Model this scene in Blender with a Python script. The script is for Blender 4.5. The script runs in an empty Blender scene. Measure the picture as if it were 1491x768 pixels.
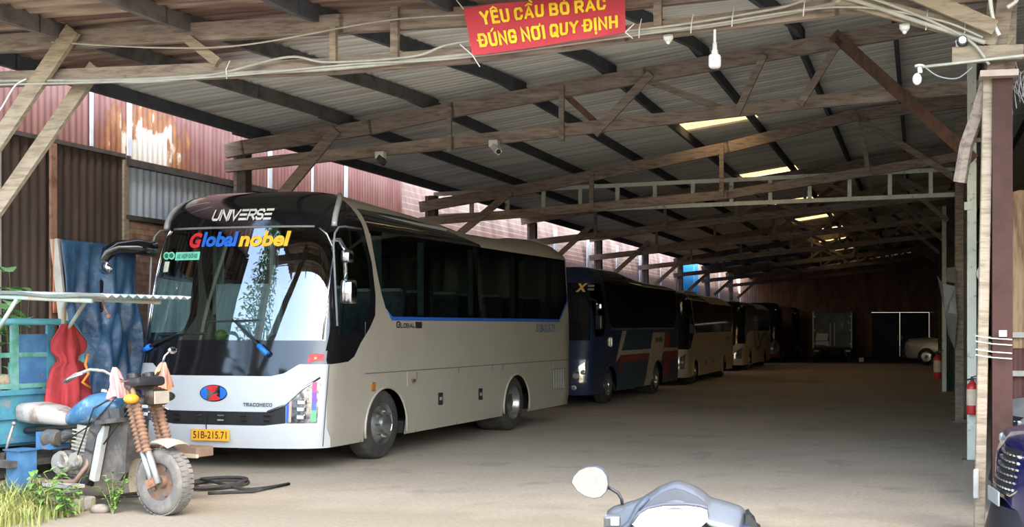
import bpy, bmesh, math, random
from mathutils import Vector, Matrix, Euler
random.seed(11)
sc = bpy.context.scene
COL = sc.collection
PI = math.pi
R = math.radians

# ------------------------------------------------------------------ camera, sky, sun, exposure
FPX, CX, CY, EYE = 1667.0, 1045.0, 475.0, 1.7
cd = bpy.data.cameras.new('camera'); cam = bpy.data.objects.new('camera', cd); COL.objects.link(cam)
cam.location = (0, 0, EYE); cam.rotation_euler = (PI/2, 0, 0)
cd.sensor_width = 36.0; cd.lens = FPX/1491.0*36.0
cd.shift_x = -(CX-745.5)/1491.0; cd.shift_y = (CY-384.0)/1491.0
cd.clip_end = 400
sc.camera = cam

TH = R(10)                                   # the shed runs 10 degrees to the right of the view axis
def S(u, v, z=0.0):                          # shed coordinates (across, along, up) -> world
    return Vector((u*math.cos(TH)+v*math.sin(TH), -u*math.sin(TH)+v*math.cos(TH), z))

w = bpy.data.worlds.new('sky'); sc.world = w; w.use_nodes = True
nt = w.node_tree; nt.nodes.clear()
sky = nt.nodes.new('ShaderNodeTexSky'); sky.sky_type = 'NISHITA'; sky.sun_disc = False
sky.sun_elevation = R(50); sky.sun_rotation = R(150); sky.air_density = 1.3; sky.dust_density = 2.2; sky.ozone_density = 1.0
bg = nt.nodes.new('ShaderNodeBackground'); bg.inputs['Strength'].default_value = 0.75
out = nt.nodes.new('ShaderNodeOutputWorld')
nt.links.new(sky.outputs[0], bg.inputs[0]); nt.links.new(bg.outputs[0], out.inputs[0])

sd = bpy.data.lights.new('sun', 'SUN'); sd.energy = .7; sd.angle = R(0.6); sd.color = (1.0, .93, .82)
sun = bpy.data.objects.new('sun', sd); COL.objects.link(sun)
to_sun = S(.55, -.35, 0) + Vector((0, 0, .76))
sun.rotation_euler = to_sun.to_track_quat('Z', 'Y').to_euler(); sun.location = (0, -5, 20)

sc.view_settings.view_transform = 'Standard'; sc.view_settings.look = 'None'
sc.view_settings.gamma = 1.0; sc.view_settings.use_curve_mapping = False
sc.view_settings.exposure = 0.5
sc.cycles.max_bounces = 8; sc.cycles.diffuse_bounces = 5; sc.cycles.glossy_bounces = 4
sc.cycles.transparent_max_bounces = 16; sc.cycles.transmission_bounces = 6
sc.cycles.sample_clamp_indirect = 6.0
try:
    sc.cycles.use_denoising = True; sc.cycles.denoiser = 'OPENIMAGEDENOISE'
except Exception: pass

# ------------------------------------------------------------------ materials
MATS = {}
def M(name, base, rough=.6, metal=0.0, c2=None, scale=5.0, lo=.45, hi=.62, c3=None, s3=None, lo3=.55, hi3=.7,
      bump=0.0, stretch=(1, 1, 1), coat=0.0, bscale=None, spec=.5):
    if name in MATS: return MATS[name]
    m = bpy.data.materials.new(name); m.use_nodes = True; nt = m.node_tree; n = nt.nodes; L = nt.links
    b = n['Principled BSDF']; b.inputs['Roughness'].default_value = rough; b.inputs['Metallic'].default_value = metal
    b.inputs['Coat Weight'].default_value = coat; b.inputs['Specular IOR Level'].default_value = spec
    b.inputs['Coat Roughness'].default_value = .06
    if c2 is None: c2 = tuple(c*.82 for c in base)
    tc = n.new('ShaderNodeTexCoord'); mp = n.new('ShaderNodeMapping'); mp.inputs['Scale'].default_value = stretch
    L.new(tc.outputs['Object'], mp.inputs[0])
    def layer(col_in, c, sc_, lo_, hi_):
        t = n.new('ShaderNodeTexNoise'); t.inputs['Scale'].default_value = sc_; t.inputs['Detail'].default_value = 6
        t.inputs['Roughness'].default_value = .62
        L.new(mp.outputs[0], t.inputs['Vector'])
        rp = n.new('ShaderNodeMapRange'); rp.inputs[1].default_value = lo_; rp.inputs[2].default_value = hi_
        L.new(t.outputs['Fac'], rp.inputs[0])
        mx = n.new('ShaderNodeMix'); mx.data_type = 'RGBA'
        L.new(rp.outputs[0], mx.inputs['Factor'])
        if isinstance(col_in, tuple): mx.inputs['A'].default_value = (*col_in, 1)
        else: L.new(col_in, mx.inputs['A'])
        mx.inputs['B'].default_value = (*c, 1)
        return mx.outputs['Result'], t
    col, t = layer(tuple(base), c2, scale, lo, hi)
    if c3 is not None: col, _ = layer(col, c3, s3 or scale*.35, lo3, hi3)
    L.new(col, b.inputs['Base Color'])
    if bump:
        t2 = n.new('ShaderNodeTexNoise'); t2.inputs['Scale'].default_value = bscale or scale*3; t2.inputs['Detail'].default_value = 5
        L.new(mp.outputs[0], t2.inputs['Vector'])
        bp = n.new('ShaderNodeBump'); bp.inputs['Strength'].default_value = bump; bp.inputs['Distance'].default_value = .02
        L.new(t2.outputs['Fac'], bp.inputs['Height']); L.new(bp.outputs[0], b.inputs['Normal'])
    MATS[name] = m
    return m

def glass(name, tint, refl=.08, haze=0.0):
    if name in MATS: return MATS[name]
    m = bpy.data.materials.new(name); m.use_nodes = True; nt = m.node_tree; n = nt.nodes; L = nt.links; n.clear()
    o = n.new('ShaderNodeOutputMaterial'); tr = n.new('ShaderNodeBsdfTransparent'); tr.inputs[0].default_value = (*tint, 1)
    gl = n.new('ShaderNodeBsdfGlossy'); gl.inputs['Roughness'].default_value = .015
    fr = n.new('ShaderNodeLayerWeight'); fr.inputs['Blend'].default_value = .22
    mr = n.new('ShaderNodeMapRange'); mr.inputs[3].default_value = refl; mr.inputs[4].default_value = 1.0
    L.new(fr.outputs['Fresnel'], mr.inputs[0])
    mx = n.new('ShaderNodeMixShader'); L.new(mr.outputs[0], mx.inputs[0]); L.new(tr.outputs[0], mx.inputs[1]); L.new(gl.outputs[0], mx.inputs[2])
    L.new(mx.outputs[0], o.inputs[0]); MATS[name] = m
    return m

def translucent(name, col):
    m = bpy.data.materials.new(name); m.use_nodes = True; nt = m.node_tree; n = nt.nodes; L = nt.links; n.clear()
    o = n.new('ShaderNodeOutputMaterial'); a = n.new('ShaderNodeBsdfTranslucent'); a.inputs[0].default_value = (*col, 1)
    d = n.new('ShaderNodeBsdfDiffuse'); d.inputs[0].default_value = (*col, 1)
    mx = n.new('ShaderNodeMixShader'); mx.inputs[0].default_value = .2
    L.new(a.outputs[0], mx.inputs[1]); L.new(d.outputs[0], mx.inputs[2]); L.new(mx.outputs[0], o.inputs[0])
    MATS[name] = m
    return m

# ------------------------------------------------------------------ mesh builder
class MB:
    def __init__(s): s.bm = bmesh.new()
    def _faces(s, vs, fs, mi=0):
        v = [s.bm.verts.new(p) for p in vs]
        for f in fs:
            try:
                q = s.bm.faces.new([v[i] for i in f]); q.material_index = mi
            except ValueError: pass
        return v
    def box(s, c, size, rot=None, bevel=0.0, mi=0):
        x, y, z = (k/2 for k in size); c = Vector(c)
        m = Matrix.Identity(3) if rot is None else (rot if isinstance(rot, Matrix) else Euler(rot).to_matrix())
        pts = [c + m @ Vector((a*x, b*y, d*z)) for a in (-1, 1) for b in (-1, 1) for d in (-1, 1)]
        n0 = len(s.bm.faces)
        v = s._faces(pts, [(0, 1, 3, 2), (4, 6, 7, 5), (0, 4, 5, 1), (2, 3, 7, 6), (0, 2, 6, 4), (1, 5, 7, 3)], mi)
        if bevel:
            ed = list({e for q in v for e in q.link_edges})
            r = bmesh.ops.bevel(s.bm, geom=ed, offset=bevel, segments=2, affect='EDGES', profile=.5)
            for f in r['faces']: f.material_index = mi
        return s
    def beam(s, a, b, w_, h_, ext=0.0, mi=0, side=None, bevel=0.0):    # timber from a to b; w_ across `side`, h_ the other way
        a, b = Vector(a), Vector(b); d = (b-a).normalized()
        side = Vector(side) if side is not None else Vector((0, 1, 0))
        sd = (side - d*side.dot(d))
        if sd.length < 1e-4: sd = Vector((1, 0, 0)) - d*d.x
        sd.normalize(); up = sd.cross(d)
        m = Matrix((d, sd, up)).transposed()
        return s.box((a+b)/2, ((b-a).length+2*ext, w_, h_), m, bevel, mi)
    def tube(s, pts, r, n=8, closed=False, mi=0, caps=True):
        pts = [Vector(p) for p in pts]; N = len(pts); rings = []
        up = None
        for i, p in enumerate(pts):
            if closed: d = pts[(i+1) % N]-pts[i-1]
            else: d = pts[min(i+1, N-1)]-pts[max(i-1, 0)]
            d.normalize()
            if up is None:
                up = Vector((0, 0, 1)) if abs(d.z) < .9 else Vector((1, 0, 0))
            up = (up-d*up.dot(d)); up.normalize(); q = d.cross(up)
            rr = r[i] if isinstance(r, (list, tuple)) else r
            rings.append([s.bm.verts.new(p+rr*(math.cos(2*PI*k/n)*up+math.sin(2*PI*k/n)*q)) for k in range(n)])
        for i in range(N if closed else N-1):
            A, B = rings[i], rings[(i+1) % N]
            for k in range(n):
                f = s.bm.faces.new((A[k], A[(k+1) % n], B[(k+1) % n], B[k])); f.material_index = mi
        if caps and not closed:
            for rg in (rings[0][::-1], rings[-1]):
                try: s.bm.faces.new(rg).material_index = mi
                except ValueError: pass
        return s
    def lathe(s, prof, o=(0, 0, 0), axis=(0, 0, 1), n=24, mi=0, close=False):
        a = Vector(axis).normalized(); o = Vector(o)
        x = Vector((1, 0, 0)) if abs(a.x) < .9 else Vector((0, 1, 0)); x = (x-a*x.dot(a)).normalized(); y = a.cross(x)
        rings = []
        for r_, h in prof:
            if r_ < 1e-6: rings.append([s.bm.verts.new(o+a*h)]*n)
            else: rings.append([s.bm.verts.new(o+a*h+r_*(math.cos(2*PI*k/n)*x+math.sin(2*PI*k/n)*y)) for k in range(n)])
        M_ = len(rings)
        for i in range(M_ if close else M_-1):
            A, B = rings[i], rings[(i+1) % M_]
            for k in range(n):
                q = []
                for t in (A[k], A[(k+1) % n], B[(k+1) % n], B[k]):
                    if t not in q: q.append(t)
                if len(q) > 2:
                    try: s.bm.faces.new(q).material_index = mi
                    except ValueError: pass
        return s
    def ball(s, c, r, n=12, mi=0, rot=None):
        r = (r, r, r) if not isinstance(r, (tuple, list)) else r
        m = Matrix.Identity(3) if rot is None else Euler(rot).to_matrix()
        c = Vector(c); rows = []
        for i in range(n//2+1):
            t = PI*i/(n//2)
            if i in (0, n//2): rows.append([s.bm.verts.new(c+m @ Vector((0, 0, r[2]*math.cos(t))))]*n)
            else: rows.append([s.bm.verts.new(c+m @ Vector((r[0]*math.sin(t)*math.cos(2*PI*k/n), r[1]*math.sin(t)*math.sin(2*PI*k/n), r[2]*math.cos(t)))) for k in range(n)])
        for i in range(n//2):
            for k in range(n):
                q = []
                for t in (rows[i][k], rows[i+1][k], rows[i+1][(k+1) % n], rows[i][(k+1) % n]):
                    if t not in q: q.append(t)
                try: s.bm.faces.new(q).material_index = mi
                except ValueError: pass
        return s
    def grid(s, fn, nu, nv, mi=0, th=0.0):
        g = [[s.bm.verts.new(fn(i/nu, j/nv)) for j in range(nv+1)] for i in range(nu+1)]
        for i in range(nu):
            for j in range(nv):
                s.bm.faces.new((g[i][j], g[i+1][j], g[i+1][j+1], g[i][j+1])).material_index = mi
        return s
    def prism(s, poly, mp, d, mi=0):          # 2D outline -> mp(a, b, 0..d)
        n = len(poly)
        A = [s.bm.verts.new(mp(a, b, 0)) for a, b in poly]; B = [s.bm.verts.new(mp(a, b, d)) for a, b in poly]
        s.bm.faces.new(A[::-1]).material_index = mi; s.bm.faces.new(B).material_index = mi
        for i in range(n): s.bm.faces.new((A[i], A[(i+1) % n], B[(i+1) % n], B[i])).material_index = mi
        return s
    def mesh(s, mesh, mat=None, mi=0):        # add another mesh's faces
        mat = mat or Matrix.Identity(4)
        v = [s.bm.verts.new(mat @ x.co) for x in mesh.vertices]
        for p in mesh.polygons:
            try: s.bm.faces.new([v[i] for i in p.vertices]).material_index = mi
            except ValueError: pass
        return s

ORG = {}
def tag(o, label=None, cat=None, group=None, kind=None):
    for k, x in (('label', label), ('category', cat), ('group', group), ('kind', kind)):
        if x: o[k] = x
    return o
def thing(name, label, cat, org=(0, 0, 0), frame='S', rotz=0.0, group=None):
    o = bpy.data.objects.new(name, None); COL.objects.link(o); o.empty_display_size = .2
    org = Vector(org)
    if frame == 'S': o.location = S(*org); o.rotation_euler = (0, 0, -TH); ORG[o] = org
    elif frame == 'W': o.location = org; ORG[o] = org
    else: o.location = org; o.rotation_euler = (0, 0, rotz); ORG[o] = Vector((0, 0, 0))      # 'L': parts given in the thing's own axes
    tag(o, label, cat, group)
    return o
def part(name, mb, mat, parent=None, smooth=False, frame='S', label=None, cat=None, group=None, kind=None, keep=False, solid=0.0, angle=None):
    me = bpy.data.meshes.new(name)
    bmesh.ops.recalc_face_normals(mb.bm, faces=mb.bm.faces[:]) if not keep else None
    if parent is not None: org = ORG[parent]
    else:
        xs = [v.co for v in mb.bm.verts]
        mn = Vector([min(v[i] for v in xs) for i in range(3)]); mx = Vector([max(v[i] for v in xs) for i in range(3)])
        org = Vector(((mn.x+mx.x)/2, (mn.y+mx.y)/2, mn.z))
    for v in mb.bm.verts: v.co -= org
    if angle is not None:
        smooth = True
        for e in mb.bm.edges:
            if len(e.link_faces) == 2 and e.calc_face_angle(0) > angle: e.smooth = False
    for f in mb.bm.faces: f.smooth = smooth
    mb.bm.to_mesh(me); mb.bm.free()
    o = bpy.data.objects.new(name, me); COL.objects.link(o)
    for m in (mat if isinstance(mat, (list, tuple)) else [mat]): me.materials.append(m)
    if parent is not None: o.parent = parent; ORG[o] = org
    else:
        ORG[o] = org
        if frame == 'S': o.location = S(*org); o.rotation_euler = (0, 0, -TH)
        else: o.location = org
    if solid:
        md = o.modifiers.new('solid', 'SOLIDIFY'); md.thickness = solid; md.offset = 0
    tag(o, label, cat, group, kind)
    return o
def copy_tree(o, parent=None):
    c = o.copy(); COL.objects.link(c)
    if parent is not None: c.parent = parent
    for ch in [x for x in o.children]: copy_tree(ch, c)
    return c
def text_mesh(txt, size=1.0, bold=0.0, shear=0.0, extrude=0.0, sx=1.0, align='CENTER'):
    cu = bpy.data.curves.new('t', 'FONT'); cu.body = txt; cu.size = size; cu.offset = bold; cu.shear = shear
    cu.extrude = extrude; cu.align_x = align; cu.align_y = 'CENTER'; cu.resolution_u = 3
    ob = bpy.data.objects.new('t', cu); COL.objects.link(ob)
    bpy.context.view_layer.update()
    me = bpy.data.meshes.new_from_object(ob.evaluated_get(bpy.context.evaluated_depsgraph_get()))
    bpy.data.objects.remove(ob); bpy.data.curves.remove(cu)
    for v in me.vertices: v.co.x *= sx
    return me
def fit_text(txt, x0, x1, z0, z1, bold=0.0, shear=0.0):     # letters filling the rectangle x0..x1, z0..z1; coords in (x, y)
    me = text_mesh(txt, 1.0, bold, shear)
    xs = [v.co.x for v in me.vertices]; ys = [v.co.y for v in me.vertices]
    a, b, c, d = min(xs), max(xs), min(ys), max(ys)
    for v in me.vertices:
        v.co.x = x0+(v.co.x-a)/(b-a)*(x1-x0); v.co.y = z0+(v.co.y-c)/(d-c)*(z1-z0)
    return me
MARKS = {'Ê': ('E', '^'), 'Ầ': ('A', '^`'), 'Ỏ': ('O', '?'), 'Á': ('A', "'"), 'Ú': ('U', "'"), 'Đ': ('D', '-'), 'Ơ': ('O', ','), 'Ị': ('I', '.'), 'Ợ': ('O', ',.'), 'Ồ': ('O', '^`')}
_C = [(1, .77), (1, .82), (.82, 1), (.18, 1), (0, .82), (0, .18), (.18, 0), (.82, 0), (1, .18), (1, .23)]
_O = [(.82, 1), (.18, 1), (0, .82), (0, .18), (.18, 0), (.82, 0), (1, .18), (1, .82), (.82, 1)]
BLOCK = {'Y': (.95, [[(0, 1), (.5, .48), (1, 1)], [(.5, .5), (.5, 0)]]), 'E': (.72, [[(1, 1), (0, 1), (0, 0), (1, 0)], [(0, .5), (.85, .5)]]), 'U': (.85, [[(0, 1), (0, .18), (.18, 0), (.82, 0), (1, .18), (1, 1)]]),
 'C': (.85, [_C]), 'A': (1.0, [[(0, 0), (.5, 1), (1, 0)], [(.2, .28), (.8, .28)]]), 'B': (.85, [[(0, .52), (.75, .52), (.95, .66), (.95, .86), (.75, 1), (0, 1), (0, 0), (.8, 0), (1, .16), (1, .38), (.75, .52)]]),
 'O': (.88, [_O]), 'R': (.88, [[(0, 0), (0, 1), (.8, 1), (1, .86), (1, .62), (.8, .46), (0, .46)], [(.5, .46), (1, 0)]]), 'D': (.88, [[(0, 0), (0, 1), (.7, 1), (1, .75), (1, .25), (.7, 0), (0, 0)]]),
 'N': (.9, [[(0, 0), (0, 1), (1, 0), (1, 1)]]), 'G': (.88, [_C+[(1, .46), (.55, .46)]]), 'I': (.0, [[(0, 0), (0, 1)]]), 'Q': (.88, [_O, [(.6, .25), (1.05, -.1)]]), 'H': (.88, [[(0, 0), (0, 1)], [(1, 0), (1, 1)], [(0, .5), (1, .5)]]),
 'S': (.82, [[(1, .84), (.82, 1), (.18, 1), (0, .86), (0, .64), (.18, .52), (.82, .48), (1, .36), (1, .14), (.82, 0), (.18, 0), (0, .16)]]), 'V': (.95, [[(0, 1), (.5, 0), (1, 1)]]), 'X': (.9, [[(0, 0), (1, 1)], [(0, 1), (1, 0)]]),
 'P': (.8, [[(0, 0), (0, 1), (.8, 1), (1, .84), (1, .6), (.8, .44), (0, .44)]]), 'T': (.85, [[(0, 1), (1, 1)], [(.5, 1), (.5, 0)]]), 'M': (1.05, [[(0, 0), (0, 1), (.5, .35), (1, 1), (1, 0)]]), 'L': (.7, [[(0, 1), (0, 0), (1, 0)]]),
 'e': (.85, [[(.08, 1), (1, 1)], [(0, .5), (.92, .5)], [(0, 0), (1, 0)]])}
def stroke(g, pts, t):                    # a flat pen line of width t with mitred corners
    P_ = [Vector((a, b, 0)) for a, b in pts]; n = len(P_); closed = (P_[0]-P_[-1]).length < 1e-5 and n > 3
    if closed: P_ = P_[:-1]; n -= 1
    L_, R_ = [], []
    for i in range(n):
        a = P_[i-1] if (i or closed) else None; b = P_[(i+1) % n] if (i < n-1 or closed) else None
        d0 = (P_[i]-a).normalized() if a is not None else None; d1 = (b-P_[i]).normalized() if b is not None else None
        if d0 is None: d0 = d1; ext = -d1*t*.5
        elif d1 is None: d1 = d0; ext = d0*t*.5
        else: ext = Vector((0, 0, 0))
        n0, n1 = Vector((-d0.y, d0.x, 0)), Vector((-d1.y, d1.x, 0)); m = (n0+n1)
        m = m.normalized() if m.length > .2 else n0
        k = t*.5/max(.45, m.dot(n0))
        L_.append(g.bm.verts.new(P_[i]+ext+m*k)); R_.append(g.bm.verts.new(P_[i]+ext-m*k))
    for i in range(n if closed else n-1):
        j = (i+1) % n; g.bm.faces.new((L_[i], R_[i], R_[j], L_[j]))
def viet_text(txt, x0, x1, z0, z1, t=.20, wk=.52, gap=.10, shear=0.0):     # heavy block capitals with Vietnamese marks; capitals fill z0..z1
    g = MB(); cur = 0.0
    for ch in txt:
        if ch == ' ': cur += .26; continue
        base, mk = MARKS.get(ch, (ch, '')); wd, lines = BLOCK[base]; wd = wd*wk if wd else 0
        wd_all = wd+t
        for ln in lines: stroke(g, [(cur+t/2+a*wd, t/2+b*(1-t)) for a, b in ln], t)
        m = cur+wd_all/2; P_ = []; s_ = t*.62
        if '^' in mk: stroke(g, [(m-.20, 1.07), (m, 1.20), (m+.20, 1.07)], s_)
        if '`' in mk: stroke(g, [(m+.12, 1.42), (m+.24, 1.28)], s_)
        if "'" in mk: stroke(g, [(m-.02, 1.08), (m+.12, 1.24)], s_)
        if '?' in mk: stroke(g, [(m, 1.08), (m+.02, 1.14), (m+.10, 1.2), (m+.06, 1.29), (m-.10, 1.28)], s_*.8)
        if '-' in mk: stroke(g, [(cur-.06, .5), (cur+wd_all*.5, .5)], s_)
        if ',' in mk: stroke(g, [(cur+wd_all-.06, .92), (cur+wd_all+.06, .98), (cur+wd_all+.07, 1.1)], s_*.8)
        if '.' in mk: stroke(g, [(m, -.20), (m, -.12)], s_*1.2)
        cur += wd_all+gap+(.06 if ',' in mk else 0)
    cur -= gap
    for v in g.bm.verts: v.co.x = x0+(v.co.x+shear*v.co.y)/cur*(x1-x0); v.co.y = z0+v.co.y*(z1-z0); v.co.z = 0
    return g
def lerp_tab(tab, x):
    if x <= tab[0][0]: return tab[0][1]
    for (a, b), (c, d) in zip(tab, tab[1:]):
        if x <= c: return b+(d-b)*(x-a)/(c-a)
    return tab[-1][1]

# common materials
WOOD = M('weathered_timber', (.29, .23, .185), .85, c2=(.175, .132, .108), scale=4, c3=(.38, .325, .27), s3=1.5, bump=.3, stretch=(1, 6, 6))
WOOD_PALE = M('pale_timber', (.33, .27, .195), .85, c2=(.22, .17, .12), scale=4, bump=.3, stretch=(1, 6, 6))
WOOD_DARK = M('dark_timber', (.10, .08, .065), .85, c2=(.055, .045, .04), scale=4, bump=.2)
RUSTWOOD = M('reddish_timber', (.15, .08, .05), .8, c2=(.085, .05, .035), scale=5, bump=.3, stretch=(3, 3, 1))
STEEL_PALE = M('pale_green_paint', (.68, .71, .63), .5, c2=(.6, .63, .56), scale=6, c3=(.25, .2, .15), s3=12, lo3=.62, hi3=.7)
STEEL_BROWN = M('brown_oxide_paint', (.07, .036, .03), .85, c2=(.055, .03, .025), scale=6, spec=.15)
WHITEPL = M('white_plastic', (.75, .74, .7), .4)
BLACKPL = M('black_plastic', (.02, .02, .022), .4)
RUBBER = M('tyre_rubber', (.032, .031, .03), .85, c2=(.06, .055, .05), scale=7)
CHROME = M('chrome', (.75, .76, .78), .12, 1.0, c2=(.6, .6, .62))
REDPAINT = M('red_enamel', (.55, .03, .03), .35)

# ================================================================== SETTING
VB = 64.0                                     # back wall
def slope(v):
    if v >= 14.7: return .145
    return max(.01, .145-.135*(14.7-v)/5.7)
def roof_z(u, v): return 4.54+slope(v)*(u+9.2)

def floor_mat():
    m = M('dusty_concrete', (.45, .385, .295), .85, c2=(.385, .33, .255), scale=.35, c3=(.29, .25, .195), s3=1.3, lo3=.56, hi3=.75, bump=.12, bscale=14)
    nt = m.node_tree; n = nt.nodes; L = nt.links; b = n['Principled BSDF']
    src = b.inputs['Base Color'].links[0].from_socket
    tc = n.new('ShaderNodeTexCoord'); sp = n.new('ShaderNodeSeparateXYZ'); L.new(tc.outputs['Object'], sp.inputs[0])
    # the last stretch of the shed floor blends to near-black
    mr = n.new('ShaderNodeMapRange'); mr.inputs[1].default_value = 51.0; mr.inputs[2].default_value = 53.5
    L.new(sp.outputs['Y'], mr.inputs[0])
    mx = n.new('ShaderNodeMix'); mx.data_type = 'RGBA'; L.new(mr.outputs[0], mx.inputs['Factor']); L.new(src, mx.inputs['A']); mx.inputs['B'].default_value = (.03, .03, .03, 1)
    # trodden earth outside the shed mouth, colour darkened to tone down the sunlight there
    er = n.new('ShaderNodeMapRange'); er.inputs[1].default_value = 9.6; er.inputs[2].default_value = 10.6
    en = n.new('ShaderNodeTexNoise'); en.inputs['Scale'].default_value = 1.4; en.inputs['Detail'].default_value = 6; L.new(tc.outputs['Object'], en.inputs['Vector'])
    ea = n.new('ShaderNodeMath'); ea.operation = 'MULTIPLY_ADD'; L.new(en.outputs['Fac'], ea.inputs[0]); ea.inputs[1].default_value = 1.6; L.new(sp.outputs['Y'], ea.inputs[2])
    eb = n.new('ShaderNodeMath'); eb.operation = 'SUBTRACT'; L.new(ea.outputs[0], eb.inputs[0]); eb.inputs[1].default_value = .8; L.new(eb.outputs[0], er.inputs[0])
    em = n.new('ShaderNodeMix'); em.data_type = 'RGBA'; L.new(er.outputs[0], em.inputs['Factor']); em.inputs['A'].default_value = (.26, .225, .165, 1); L.new(mx.outputs['Result'], em.inputs['B']); mx = em
    # fine grit
    t = n.new('ShaderNodeTexNoise'); t.inputs['Scale'].default_value = 22; t.inputs['Detail'].default_value = 8; L.new(tc.outputs['Object'], t.inputs['Vector'])
    r2 = n.new('ShaderNodeMapRange'); r2.inputs[1].default_value = .35; r2.inputs[2].default_value = .75; r2.inputs[3].default_value = .86; r2.inputs[4].default_value = 1.1
    L.new(t.outputs['Fac'], r2.inputs[0])
    mu = n.new('ShaderNodeMix'); mu.data_type = 'RGBA'; mu.blend_type = 'MULTIPLY'; mu.inputs['Factor'].default_value = 1
    L.new(mx.outputs['Result'], mu.inputs['A']); L.new(r2.outputs[0], mu.inputs['B']); L.new(mu.outputs['Result'], b.inputs['Base Color'])
    return m
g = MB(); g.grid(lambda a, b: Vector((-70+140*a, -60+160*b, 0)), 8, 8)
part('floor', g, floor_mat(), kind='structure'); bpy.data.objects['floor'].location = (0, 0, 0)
fo = bpy.data.objects['floor']
for v in fo.data.vertices: v.co += ORG[fo]

# ---- corrugated roof with its purlins and translucent panels
ROOF = M('grey_sheet_underside', (.74, .72, .66), .6, c2=(.52, .50, .455), scale=1.6, c3=(.5, .44, .36), s3=3, lo3=.6, hi3=.72, stretch=(.12, 5.0, 1))
def rusty_front(m):      # old rusty sheets over the first metres
    nt = m.node_tree; n = nt.nodes; L = nt.links; b = n['Principled BSDF']
    src = b.inputs['Base Color'].links[0].from_socket
    tc = n.new('ShaderNodeTexCoord'); sp = n.new('ShaderNodeSeparateXYZ'); L.new(tc.outputs['Object'], sp.inputs[0])
    mp = n.new('ShaderNodeMapping'); mp.inputs['Scale'].default_value = (.7, 9, 1); L.new(tc.outputs['Object'], mp.inputs[0])
    t = n.new('ShaderNodeTexNoise'); t.inputs['Scale'].default_value = 1.0; t.inputs['Detail'].default_value = 6; L.new(mp.outputs[0], t.inputs['Vector'])
    cr = n.new('ShaderNodeValToRGB'); e = cr.color_ramp.elements
    e[0].position = .34; e[0].color = (.085, .042, .03, 1); e[1].position = .68; e[1].color = (.48, .36, .25, 1)
    k = cr.color_ramp.elements.new(.5); k.color = (.2, .12, .09, 1)
    L.new(t.outputs['Fac'], cr.inputs[0])
    a = n.new('ShaderNodeMath'); a.operation = 'MULTIPLY_ADD'; L.new(t.outputs['Fac'], a.inputs[0]); a.inputs[1].default_value = 1.2; L.new(sp.outputs['Y'], a.inputs[2])
    a2 = n.new('ShaderNodeMath'); a2.operation = 'MULTIPLY_ADD'; L.new(sp.outputs['X'], a2.inputs[0]); a2.inputs[1].default_value = .28; L.new(a.outputs[0], a2.inputs[2])
    mr = n.new('ShaderNodeMapRange'); mr.inputs[1].default_value = RUST_A; mr.inputs[2].default_value = RUST_A+.6; mr.inputs[3].default_value = 1; mr.inputs[4].default_value = 0
    L.new(a2.outputs[0], mr.inputs[0])
    mx = n.new('ShaderNodeMix'); mx.data_type = 'RGBA'; L.new(mr.outputs[0], mx.inputs['Factor']); L.new(src, mx.inputs['A']); L.new(cr.outputs[0], mx.inputs['B'])
    L.new(mx.outputs['Result'], b.inputs['Base Color'])
RUST_A = 9.6
rusty_front(ROOF)
US = [-9.45, -4.35, -2.85, 5.2]
SKY = [(19.7, 20.4), (26.5, 27.3), (32.7, 33.7), (37.9, 38.9), (42.6, 43.5), (47.9, 48.6), (54.2, 54.6)]
g = MB(); sk = MB(); P = .17; v0 = 8.0; NV = int((VB-v0)/P*6)
prev = None
for i in range(NV+1):
    v = v0+i*P/6; dz = .034*math.cos(2*PI*i/6)
    row = [(u, v, roof_z(u, v)+dz) for u in US]
    if prev:
        vm = v-P/12; hole = any(a <= vm <= b for a, b in SKY)
        for k in range(3):
            q = [prev[k], prev[k+1], row[k+1], row[k]]
            if k == 1 and hole: sk._faces([Vector(x)+Vector((0, 0, .02)) for x in q], [(0, 1, 2, 3)])
            else: g._faces(q, [(0, 1, 2, 3)])
    prev = row
bmesh.ops.remove_doubles(g.bm, verts=g.bm.verts[:], dist=.001); bmesh.ops.remove_doubles(sk.bm, verts=sk.bm.verts[:], dist=.001)
ceil = part('ceiling', g, ROOF, kind='structure', smooth=True)
for v in ceil.data.vertices: v.co += ORG[ceil]
ceil.location = (0, 0, 0); ORG[ceil] = Vector((0, 0, 0))
part('skylight_panel', sk, translucent('amber_translucent_sheet', (1.0, .62, .22)), ceil, smooth=True, label='amber translucent roof panels')
PUR = M('dark_purlin', (.085, .092, .105), .8, c2=(.06, .065, .075), scale=5)
PUR2 = M('front_purlin', (.15, .135, .125), .8, c2=(.085, .08, .075), scale=5)
for k in range(12):
    u = -9.32+1.285*k
    g = MB()
    g.beam((u, 14.4, roof_z(u, 14.7)-.10), (u, VB-.05, roof_z(u, VB)-.10), .06, .15, side=(1, 0, 0))
    part('purlin', g, PUR, ceil)
    g = MB(); n = 6
    for j in range(n):
        a, b = 8.05+(15.1-8.05)*j/n, 8.05+(15.1-8.05)*(j+1)/n
        g.beam((u+.09, a, roof_z(u, a)-.10), (u+.09, b, roof_z(u, b)-.10), .06, .15, ext=.01, side=(1, 0, 0))
    part('purlin', g, PUR2 if 0 < k < 3 else PUR, ceil)

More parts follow.
